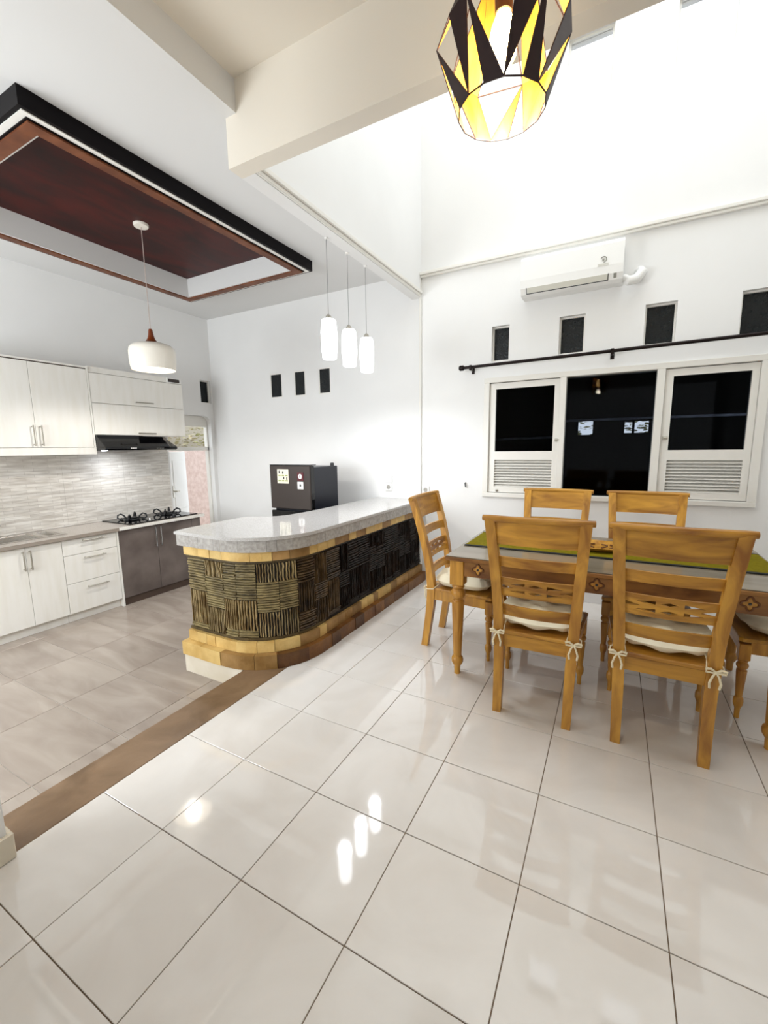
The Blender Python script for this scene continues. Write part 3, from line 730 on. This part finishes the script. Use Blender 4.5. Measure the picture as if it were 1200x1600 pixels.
prof = [(XWALL + .012, 1.385), (-2.955, 1.385), (-2.935, 1.40), (-2.94, 1.42), (-3.04, 1.50), (-3.07, 1.534), (XWALL + .012, 1.534)]
bm = new(); loft(bm, [[(x, yy, z) for x, z in pr] for yy, pr in ((1.975, prof), (2.66, prof), (2.745, [(x if x < -3.3 else x - (.0 if z < 1.43 else .07), z if z < 1.43 else z - .0) for x, z in prof]))])
obj('hood_body', bm, 'blackgloss', hd)
obj('steel_strip', bx(-3.3, -3.0, 2.40, 2.80, 1.528, 1.5345), 'steel', hd)
obj('hood_lamp', lathe(new(), [(0, 1.380), (.028, 1.380), (.028, 1.3845), (0, 1.3845)], -3.22, 2.12, 18), 'led', hd)
bm = new()
for k in range(4): box(bm, -2.9345, -2.9325, 2.22 + .016 * k, 2.231 + .016 * k, 1.402, 1.409)
obj('badge', bm, 'white', hd)
bm = new()
for k in range(5): box(bm, -2.9345, -2.9325, 2.50 + .018 * k, 2.509 + .018 * k, 1.402, 1.405)
obj('control_marks', bm, 'plasticgrey', hd)
light('hood_light', 'SPOT', (-3.05, 2.2, 1.35), 9, (.86, .92, 1), (0, radians(18), 0), radius=.08, spot=(radians(165), 1.0))

# ------------------------------------------------------------------ fridge
fr = root('refrigerator', (-1.48, 3.15, UK), 'dark steel two door refrigerator standing behind the bar counter', 'refrigerator'); KITCHEN.append(fr)
obj('cabinet_body', bx(-1.715, -1.205, 2.945, 3.36, UK + .03, 1.195, bev=.006), 'fridgeside', fr)
dr = obj('door', bx(-1.72, -1.2, 2.885, 2.94, .775, 1.215, bev=.008), 'fridge', fr)
obj('top_cap', bx(-1.715, -1.205, 2.887, 2.99, 1.2155, 1.222), 'blackgloss', fr)
obj('door_edge', bx(-1.198, -1.194, 2.89, 2.94, .78, 1.21), 'blackgloss', dr)
obj('door', bx(-1.72, -1.2, 2.885, 2.94, UK + .06, .755, bev=.008), 'blackgloss', fr)
obj('hinge', lathe(new(), [(.02, 1.195), (.02, 1.225), (.0, 1.23)], -1.23, 3.3, 12), 'ink', fr, smooth=True)
for x in (-1.69, -1.23):
    for yy in (2.96, 3.33): obj('foot', lathe(new(), [(.018, UK), (.018, UK + .03)], x, yy, 10), 'ink', fr)
def magnet(x0, x1, z0, z1, m, label, extra=None):
    r = root('fridge_magnet', ((x0 + x1) / 2, 2.884, z0), label, 'magnet'); KITCHEN.append(r)
    obj('card', bx(x0, x1, 2.879, 2.8845, z0, z1, bev=.001), m, r)
    if extra: extra(r)
def e1(r):
    for zz in (1.055, 1.108):
        for k in range(3): obj('printed_mark', bx(-1.598 + .045 * k, -1.567 + .045 * k, 2.8775, 2.879, zz, zz + .012), 'papergreen', r)
    for q, (xx, zz) in enumerate(((-1.59, 1.135), (-1.545, 1.13), (-1.535, 1.075), (-1.495, 1.07))): obj('printed_mark', bx(xx, xx + .014, 2.8775, 2.879, zz, zz + .026), 'ink', r)
magnet(-1.613, -1.468, 1.033, 1.176, 'paper', 'cream picture sheet with green print on the fridge door', e1)
def e2(r):
    bm = new(); lathe(bm, [(0, 0), (.022, 0), (.022, .002), (0, .002)], 0, 0, 20)
    for v in bm.verts: v.co = Vector((-1.32 + v.co.x, 2.879 - v.co.z, 1.107 + v.co.y * 1.15))
    obj('white_disc', bm, 'white', r)
    obj('printed_mark', bx(-1.324, -1.316, 2.876, 2.877, 1.095, 1.118), 'maroon', r)
magnet(-1.358, -1.282, 1.066, 1.146, 'maroon', 'maroon magnet with white oval on the fridge door', e2)
magnet(-1.358, -1.286, .982, 1.055, 'white', 'white square magnet below the maroon one on the fridge',
       lambda r: obj('printed_mark', bx(-1.33, -1.312, 2.8775, 2.879, 1.008, 1.032), 'ink', r))

# kitchen run and fridge scaled about the camera, expressed from wall, floor and doorway
CAM_SCALE = .9774
for r in KITCHEN:
    x, y, z = r.location
    r.location = (XL + .001 + CAM_SCALE * (x - XWALL), 2.879 + CAM_SCALE * (y - 2.955), K + .0002 + CAM_SCALE * (z - UK)); r.scale = (CAM_SCALE, CAM_SCALE, CAM_SCALE)

# ------------------------------------------------------------------ wall things
ac = root('air_conditioner', (1.0, 3.42, 2.59), 'white wall mounted air conditioner above the window', 'air conditioner')
prof = [(YW, 2.60), (3.47, 2.588), (3.42, 2.60), (3.395, 2.64), (3.388, 2.70), (3.39, 2.85), (3.405, 2.875), (3.45, 2.885), (YW, 2.885)]
bm = new(); loft(bm, [[(x, a, z) for a, z in prof] for x in (.628, 1.362)])
obj('housing', bm, 'plastic', ac)
def on_face(x0, x1, z0, z1, m, name, t=.003):
    def yf(z): return 3.395 + (.64 - (z - 2)) * .62 if z < 2.64 else 3.394
    bm = new(); secs = []
    for x in (x0, x1): secs.append([(x, yf(z0) - t, z0), (x, yf(z0) + .004, z0), (x, yf(z1) + .004, z1), (x, yf(z1) - t, z1)])
    return obj(name, loft(bm, secs), m, ac)
on_face(.675, 1.265, 2.600, 2.604, 'ink', 'outlet_gap'); on_face(.672, .676, 2.600, 2.642, 'ink', 'outlet_gap'); on_face(1.262, 1.266, 2.600, 2.642, 'ink', 'outlet_gap')
on_face(.68, 1.26, 2.605, 2.640, 'flap', 'vent_flap'); on_face(1.30, 1.32, 2.61, 2.638, 'plasticgrey', 'indicator')
bm = new(); tube(bm, [(1.228 + .02 * cos(a), 3.386, 2.745 + .02 * sin(a)) for a in [radians(150 - 24 * k) for k in range(11)]], .003, 6)
box(bm, 1.22, 1.234, 3.384, 3.389, 2.735, 2.75)
obj('emblem', bm, 'plasticgrey', ac)
bm = new()
for k in range(3): box(bm, 1.19, 1.265, 3.385, 3.389, 2.70 + .007 * k, 2.702 + .007 * k)
obj('printed_lines', bm, 'flap', ac)
bm = new(); tube(bm, [(1.36, 3.5, 2.63), (1.40, 3.5, 2.60), (1.45, 3.52, 2.61), (1.49, 3.54, 2.66), (1.475, 3.58, 2.68), (1.47, 3.61, 2.68)], [.028, .034, .036, .034, .036, .036], 12)
obj('wrapped_pipe', bm, 'plastic', ac, smooth=True)
rd = root('curtain_rod', (1.3, 3.52, 2.1), 'long dark bronze curtain rod above the window', 'curtain rod')
za, zb_ = 2.09, 2.118
obj('rod', tube(new(), [(.10, 3.52, za), (3.2, 3.52, 2.128)], .0135, 10), 'rod', rd, smooth=True)
bm = new(); tube(bm, [(.075, 3.52, za), (.08, 3.52, za), (.085, 3.52, za), (.115, 3.52, za), (.12, 3.52, za)], [.016, .022, .024, .024, .016], 14); obj('finial', bm, 'rod', rd, smooth=True)
for x in (.185, 1.323, 2.6):
    z = za + (x - .1) * .0122
    bm = new(); box(bm, x - .008, x + .008, 3.51, YW, z - .028, z - .014); box(bm, x - .012, x + .012, 3.5, 3.54, z - .03, z + .016, bev=.003); box(bm, x - .014, x + .014, 3.594, YW, z - .05, z + .01)
    obj('bracket', bm, 'rod', rd)
def socket(name, x, z, y, label, face=True):
    r = root(name, (x, y, z), label, 'wall socket' if face else 'wall switch')
    obj('plate', bx(x - .04, x + .04, y - .018, y, z - .04, z + .04, bev=.004), 'plastic', r)
    if face:
        bm = lathe(new(), [(.0225, 0), (.0225, .004), (.0185, .004), (.0175, .0012), (0, .001)], 0, 0, 24)
        for v in bm.verts: v.co = Vector((x + v.co.x, y - .018 - v.co.z, z + v.co.y))
        obj('socket_ring', bm, 'socketgrey', r, smooth=True)
        for dx in (-.008, .008): obj('hole', bx(x + dx - .0022, x + dx + .0022, y - .0198, y - .0188, z - .0022, z + .0022), 'ink', r)
    else:
        obj('rocker', bx(x - .024, x + .024, y - .022, y - .018, z - .024, z + .024, bev=.002), 'white', r)
socket('wall_socket', -.71, .962, YW, 'white wall socket just above the bar counter back')
socket('wall_switch', -.71, 1.046, YW, 'white switch plate directly above the counter socket', False)
socket('wall_socket', -.285, .948, YW, 'white wall socket right of the corner strip at the counter end')
hk = root('wall_hook', (.131, YW, 1.0), 'tiny dark wall hook left of the window', 'hook')
obj('hook', tube(new(), [(.126, 3.6, 1.03), (.128, 3.58, 1.025), (.133, 3.575, 1.0), (.136, 3.58, .99)], .006, 8), 'ink', hk, smooth=True)

# ------------------------------------------------------------------ dining table
TX0, TX1, TY0, TY1, TH = .545, 2.15, 1.885, 2.80, .75
tb = root('dining_table', ((TX0 + TX1) / 2, (TY0 + TY1) / 2, 0), 'large teak dining table with turned legs and carved flowers on the apron', 'table')
obj('tabletop', bx(TX0, TX1, TY0, TY1, .722, .744, bev=.004), 'teakdark', tb)
obj('glass_sheet', bx(TX0 + .004, TX1 - .004, TY0 + .004, TY1 - .004, .7445, TH, bev=.0015), 'tabletop', tb)
def turned(h, blk, r0, seg=32, fl=10):
    """reeded turned leg: square block on top, ball, reeded taper, lower ball and peg, standing on z=0"""
    bm = new(); b = blk / 2
    box(bm, -b, b, -b, b, h - .15 * (h / .72), h, bev=.003)
    z1 = h - .15 * (h / .72)
    prof = [(r0 * .50, .0), (r0 * .55, .05), (r0 * .62, .055), (r0 * .95, .075), (r0 * 1.0, .092), (r0 * .9, .108), (r0 * .66, .116), (r0 * .7, .125)]
    lathe(bm, prof, 0, 0, seg)
    zt = z1 - .105 * (h / .72)
    zs = [.125, .135] + [.135 + (zt - .15 - .0) * k / 6 for k in range(1, 7)] + [zt]
    pr = []
    for z in zs:
        f = (z - .125) / (zt - .125); pr.append((r0 * (.68 + .36 * f), z))
    lathe(bm, pr, 0, 0, seg, mod=lambda a, z: 1 + .09 * (abs(cos(a * fl / 2)) - .6) * (1 if .13 < z < zt - .004 else .2))
    u = z1 - zt
    lathe(bm, [(r0 * 1.02, zt), (r0 * .8, zt + u * .05), (r0 * .75, zt + u * .12), (r0 * 1.12, zt + u * .3), (r0 * 1.2, zt + u * .45), (r0 * 1.1, zt + u * .6), (r0 * .8, zt + u * .72), (r0 * .95, zt + u * .78), (r0 * 1.05, zt + u * .86), (r0 * .95, zt + u * .95), (r0 * 1.0, z1)], 0, 0, seg)
    return bm
lg = None
for x in (TX0 + .065, TX1 - .065):
    for y in (TY0 + .062, TY1 - .062):
        if lg is None: o = lg = obj('leg', turned(.721, .082, .036), 'teak', tb, smooth=True, local=True)
        else: o = lg.copy(); COL.objects.link(o); o.parent = tb
        o.location = (x - tb.location.x, y - tb.location.y, 0)
obj('apron', bx(TX0 + .107, TX1 - .107, TY0 + .03, TY0 + .05, .63, .7215), 'teakdark', tb)
obj('apron', bx(TX0 + .107, TX1 - .107, TY1 - .05, TY1 - .03, .63, .7215), 'teakdark', tb)
obj('apron', bx(TX0 + .033, TX0 + .053, TY0 + .105, TY1 - .105, .63, .7215), 'teakdark', tb)
obj('apron', bx(TX1 - .053, TX1 - .033, TY0 + .105, TY1 - .105, .63, .7215), 'teakdark', tb)
for x in (.735, 1.345, 1.95):
    bm = new(); y = TY0 + .03; z = .677
    tube(bm, [(x + (.026 + .007 * cos(4 * a)) * cos(a), y - .001, z + (.026 + .007 * cos(4 * a)) * sin(a)) for a in [2 * pi * k / 32 for k in range(33)]], .0045, 6, cap=False)
    bmp = new()
    for k in range(4):
        a = pi / 2 * k; lathe_c = (x + .015 * cos(a), z + .015 * sin(a))
        v = bmesh.ops.create_icosphere(bmp, subdivisions=1, radius=.013)['verts']
        for q in v: q.co = Vector((lathe_c[0] + q.co.x, y + q.co.y * .35, lathe_c[1] + q.co.z))
    fl_ = obj('carved_flower', bmp, 'teak', tb, smooth=True)
    obj('carved_outline', bm, 'brownflower', fl_, smooth=True)
    bm = new(); v = bmesh.ops.create_icosphere(bm, subdivisions=1, radius=.007)['verts']
    for q in v: q.co = Vector((x + q.co.x, y - .003 + q.co.y * .6, z + q.co.z))
    obj('flower_centre', bm, 'ink', fl_, smooth=True)

# runner with dark edge
rn = root('table_runner', (1.34, 2.36, TH), 'olive green table runner with black border lying along the dining table', 'runner')
def sheet(x0, x1, y0, y1, z, t, nx=24, ny=8, wave=.0):
    bm = new(); G = []
    for i in range(nx + 1):
        row = []
        for j in range(ny + 1):
            u = i / nx; v = j / ny
            lift = wave * (1 - v) ** 4 * (.5 + .5 * sin(u * 9 + 1))
            row.append((x0 + (x1 - x0) * u, y0 + (y1 - y0) * v, z + lift))
        G.append(row)
    top = [[bm.verts.new((x, y, z_ + t)) for x, y, z_ in r_] for r_ in G]; bot = [[bm.verts.new(p) for p in r_] for r_ in G]
    for i in range(nx):
        for j in range(ny):
            bm.faces.new((top[i][j], top[i + 1][j], top[i + 1][j + 1], top[i][j + 1])); bm.faces.new((bot[i][j], bot[i][j + 1], bot[i + 1][j + 1], bot[i + 1][j]))
    for i in range(nx):
        bm.faces.new((top[i][0], bot[i][0], bot[i + 1][0], top[i + 1][0])); bm.faces.new((top[i][ny], top[i + 1][ny], bot[i + 1][ny], bot[i][ny]))
    for j in range(ny):
        bm.faces.new((top[0][j], top[0][j + 1], bot[0][j + 1], bot[0][j])); bm.faces.new((top[nx][j], bot[nx][j], bot[nx][j + 1], top[nx][j + 1]))
    return bm
obj('cloth', sheet(.575, 2.13, 2.20, 2.62, .7525, .004), 'green', rn)
obj('border', bx(.57, 2.135, 2.176, 2.199, .7505, .7565, bev=.001), 'black', rn)
obj('border', bx(.57, 2.135, 2.621, 2.644, .7505, .7565, bev=.001), 'black', rn)
# carved wooden tray
wt_ = root('serving_tray', (1.33, 2.4, .757), 'carved wooden serving tray with leaf tips on the runner', 'tray')
bm = new()
def oval(a, b, z, n=32, tip=.0): return [(1.33 + (a + tip * (abs(cos(t)) ** 12)) * cos(t), 2.4 + b * sin(t), z) for t in [2 * pi * k / n for k in range(n)]]
loft(bm, [oval(.11, .07, .7565), oval(.15, .10, .764), oval(.19, .13, .785, tip=.035), oval(.18, .12, .787, tip=.03), oval(.14, .09, .772), oval(.1, .06, .768)])
obj('tray_body', bm, 'teak', wt_, smooth=True)
bm = new()
for k in range(3):
    for sgn in (-1, 1): tube(bm, [(1.33 + sgn * (.02 + .045 * k + .03 * sin(a)), 2.4 - .05 + .1 * a / pi, .775 + .004 * sin(a)) for a in [pi * q / 10 for q in range(11)]], .0045, 6)
obj('carved_scroll', bm, 'brownflower', wt_, smooth=True)

# ------------------------------------------------------------------ dining chairs
def post_pts(sgn):
    """rear post centre line: foot, seat, top (x, y, z); chair faces +y, seat centre at the origin"""
    return [(sgn * .168, -.265, 0), (sgn * .170, -.243, .14), (sgn * .173, -.220, .30), (sgn * .178, -.212, .42), (sgn * .183, -.222, .54), (sgn * .191, -.245, .68), (sgn * .200, -.280, .83), (sgn * .207, -.318, .96), (sgn * .211, -.343, 1.035)]
def py(z):
    P = post_pts(1)
    for a, b in zip(P, P[1:]):
        if a[2] <= z <= b[2]:
            f = (z - a[2]) / (b[2] - a[2]); return a[1] + (b[1] - a[1]) * f, a[0] + (b[0] - a[0]) * f
    return P[-1][1], P[-1][0]
BEND = lambda x: -.022 * (1 - (x / .2) ** 2)
def rail_bm(z0, z1, t, yoff=0, n=8, xin=.012):
    bm = new(); secs = []
    (ya, xa), (yb, xb) = py(z0), py(z1)
    for k in range(n + 1):
        f = -1 + 2 * k / n
        secs.append([(f * (xa - xin), ya + yoff + BEND(f * .2), z0), (f * (xa - xin), ya + yoff + t + BEND(f * .2), z0), (f * (xb - xin), yb + yoff + t + BEND(f * .2), z1), (f * (xb - xin), yb + yoff + BEND(f * .2), z1)])
    return loft(bm, secs)
def carved_bm(z0, z1):
    w = py((z0 + z1) / 2)[1] - .014; h = z1 - z0
    bm_o = [(-w, 0), (w, 0), (w, h), (-w, h)]
    # subdivide the long edges so the slat can bend
    n = 8
    outer = [(-w + 2 * w * k / n, 0) for k in range(n + 1)] + [(w - 2 * w * k / n, h) for k in range(n + 1)]
    holes = []
    m = .012
    for cx_ in (-w * .5, 0.0, w * .5):
        for zc in (h * .31, h * .69):
            L = w * .21
            if cx_ == 0: holes.append([(-L * .9, zc), (0, zc - .010), (L * .9, zc), (0, zc + .010)])
            else:
                sg = 1 if cx_ > 0 else -1
                holes.append([(cx_ - sg * L, zc - .011), (cx_ + sg * L, zc), (cx_ - sg * L, zc + .011)])
    for sg in (-1, 1): holes.append([(sg * (w - .010), h / 2 - .012), (sg * (w - .010), h / 2 + .012), (sg * (w - .07), h / 2)])
    bm = plate(outer, holes, .014)
    ya, yb = py(z0)[0], py(z1)[0]
    for v in bm.verts:
        f = v.co.z / h; v.co = Vector((v.co.x, v.co.y + ya + (yb - ya) * f + BEND(v.co.x), z0 + v.co.z))
    return bm
def sweep_post(sgn):
    bm = new(); secs = []
    for x, y, z in post_pts(sgn):
        w = .0245 if z > .3 else .0205 + .004 * z / .3
        d = .023 - .004 * max(0, (z - .45) / .6) + (.003 if .25 < z < .5 else 0)
        secs.append([(x - w, y - d, z), (x + w, y - d, z), (x + w, y + d, z), (x - w, y + d, z)])
    return loft(bm, secs)
GRP = 'dining chairs around the teak table'
def make_chair(label):
    r = root('dining_chair', (0, 0, 0), label, 'chair', GRP)
    for sgn in (-1, 1): obj('rear_post', sweep_post(sgn), 'teak', r, local=True)
    for sgn in (-1, 1):
        o = obj('front_leg', turned(.40, .048, .0215, 24, 8), 'teak', r, smooth=True, local=True); o.location = (sgn * .205, .19, 0)
    # seat board, wider in front
    bm = new(); poly = [(-.196, -.232), (.196, -.232), (.232, .205), (.22, .218), (-.22, .218), (-.232, .205)]
    prism(bm, poly, .412, .432); bmesh.ops.bevel(bm, geom=[e for e in bm.edges if abs(e.verts[0].co.z - e.verts[1].co.z) < 1e-5], offset=.004, segments=2, affect='EDGES', profile=.5)
    obj('seat', bm, 'teakrail', r, local=True)
    obj('apron', bx(-.17, .17, -.228, -.208, .345, .411), 'teakrail', r, local=True)
    obj('apron', bx(-.182, .182, .188, .206, .35, .411), 'teakrail', r, local=True)
    for sgn in (-1, 1):
        bm = new(); loft(bm, [[(sgn * xa - .009, ya, .35), (sgn * xa + .009, ya, .35), (sgn * xa + .009, ya, .411), (sgn * xa - .009, ya, .411)] for xa, ya in ((.184, -.195), (.208, .168))])
        obj('apron', bm, 'teak', r, local=True)
    obj('back_slat', rail_bm(.515, .572, .014), 'teakrail', r, local=True)
    obj('carved_slat', carved_bm(.625, .725), 'teakrail', r, local=True)
    obj('back_slat', rail_bm(.785, .838, .014), 'teakrail', r, local=True)
    t = obj('top_rail', rail_bm(.905, 1.033, .018, -.004, 10, -.006), 'teakrail', r, local=True)
    y, x = py(1.035); pts_ = [(x * f * 1.165, y + BEND(f * .2) + .004, 1.036) for f in [-1 + 2 * k / 12 for k in range(13)]]
    obj('rolled_edge', tube(new(), pts_, [.0145] + [.0165] * 11 + [.0145], 10), 'teakrail', t, smooth=True, local=True)
    return r
def make_cushion(label):
    r = root('chair_cushion', (0, 0, 0), label, 'cushion', 'cream cushions on the dining chairs')
    bm = new(); n = 22
    def P(i, j, s):
        u, v = -1 + 2 * i / n, -1 + 2 * j / n
        k = 1 / max(1e-6, (abs(u) ** 5 + abs(v) ** 5) ** .2) * max(abs(u), abs(v)) if (u or v) else 0
        e = (1 - abs(u) ** 4) * (1 - abs(v) ** 4)
        h = .054 * e ** .36 * (.76 + .24 * cos(2.4 * pi * u) * (.3 + .7 * abs(v)))
        for cx_, cy_ in ((-.42, -.42), (.42, -.42), (-.42, .42), (.42, .42), (0, 0)):
            h *= 1 - .55 * math.exp(-((u - cx_) ** 2 + (v - cy_) ** 2) / .022)
        wob = .05 * (1 + cos(pi * u)) * (abs(v) ** 6) + .05 * (1 + cos(pi * v)) * (abs(u) ** 6)
        x = u * k * .185 * (1 + wob) * (1.04 + .04 * v); y = v * k * .190 * (1 + wob)
        return Vector((x, y - .012, .482 + (h if s else -h)))
    T = [[bm.verts.new(P(i, j, 1)) for j in range(n + 1)] for i in range(n + 1)]; Bt = [[bm.verts.new(P(i, j, 0)) for j in range(n + 1)] for i in range(n + 1)]
    for i in range(n):
        for j in range(n):
            bm.faces.new((T[i][j], T[i + 1][j], T[i + 1][j + 1], T[i][j + 1])); bm.faces.new((Bt[i][j], Bt[i][j + 1], Bt[i + 1][j + 1], Bt[i + 1][j]))
    bmesh.ops.remove_doubles(bm, verts=bm.verts, dist=1e-5)
    pad = obj('pad', bm, 'cushion', r, smooth=True, local=True)
    for sgn in (-1, 1):
        bm = new(); px_, pyy, pz = sgn * .182, -.249, .425
        tube(bm, [(sgn * .15, -.16, .468), (sgn * .157, -.19, .45), (sgn * .150, -.238, .436), (px_, pyy, pz)], .0035, 6)
        for a in (-1, 1):   # two loops and two tails behind the post
            tube(bm, [(px_, pyy, pz), (px_ + a * .018, pyy - .004, pz + .014), (px_ + a * .036, pyy - .004, pz + .010), (px_ + a * .034, pyy - .003, pz - .002), (px_ + a * .012, pyy - .003, pz - .003), (px_, pyy, pz)], [.004, .005, .005, .005, .004, .004], 6)
            tube(bm, [(px_, pyy, pz), (px_ + a * .012, pyy - .006, pz - .02), (px_ + a * .02, pyy - .004, pz - .05), (px_ + a * .017, pyy + .002, pz - .075)], [.004, .0045, .005, .005], 6)
        tube(bm, [(sgn * .155, -.17, .45), (sgn * .213, -.19, .43), (sgn * .214, -.240, .425), (px_, pyy, pz)], .0035, 6)
        obj('ribbon_tie', bm, 'ribbon', r, local=True)
    return r
CH = [('dining chair nearest the camera on the left, seen from behind', (1.08, 1.955), 0.02, 'cream tufted cushion tied on the left near chair'),
      ('dining chair in front on the right, seen from behind, largest in view', (1.64, 1.96), -.02, 'cream tufted cushion tied on the right near chair'),
      ('dining chair behind the table on the left, below the window', (1.02, 2.70), pi, 'cream cushion on the left chair behind the table'),
      ('dining chair behind the table on the right, below the louvred casement', (1.60, 2.70), pi, 'cream cushion on the right chair behind the table'),
      ('dining chair at the left table end, seen from its side', (.55, 2.385), -pi / 2, 'cream cushion on the chair at the left table end'),
      ('dining chair at the right table end, cut by the photo edge', (2.20, 2.375), pi / 2, 'cream cushion on the shaded chair at the right edge')]
pc = pq = None
for lab, (x, y), rz, clab in CH:
    if pc is None: a, b = make_chair(lab), make_cushion(clab); pc, pq = a, b
    else: a, b = copy_tree(pc), copy_tree(pq)
    a['label'] = lab; b['label'] = clab
    for o in (a, b): o.location = (x, y, 0); o.rotation_euler = (0, 0, rz)
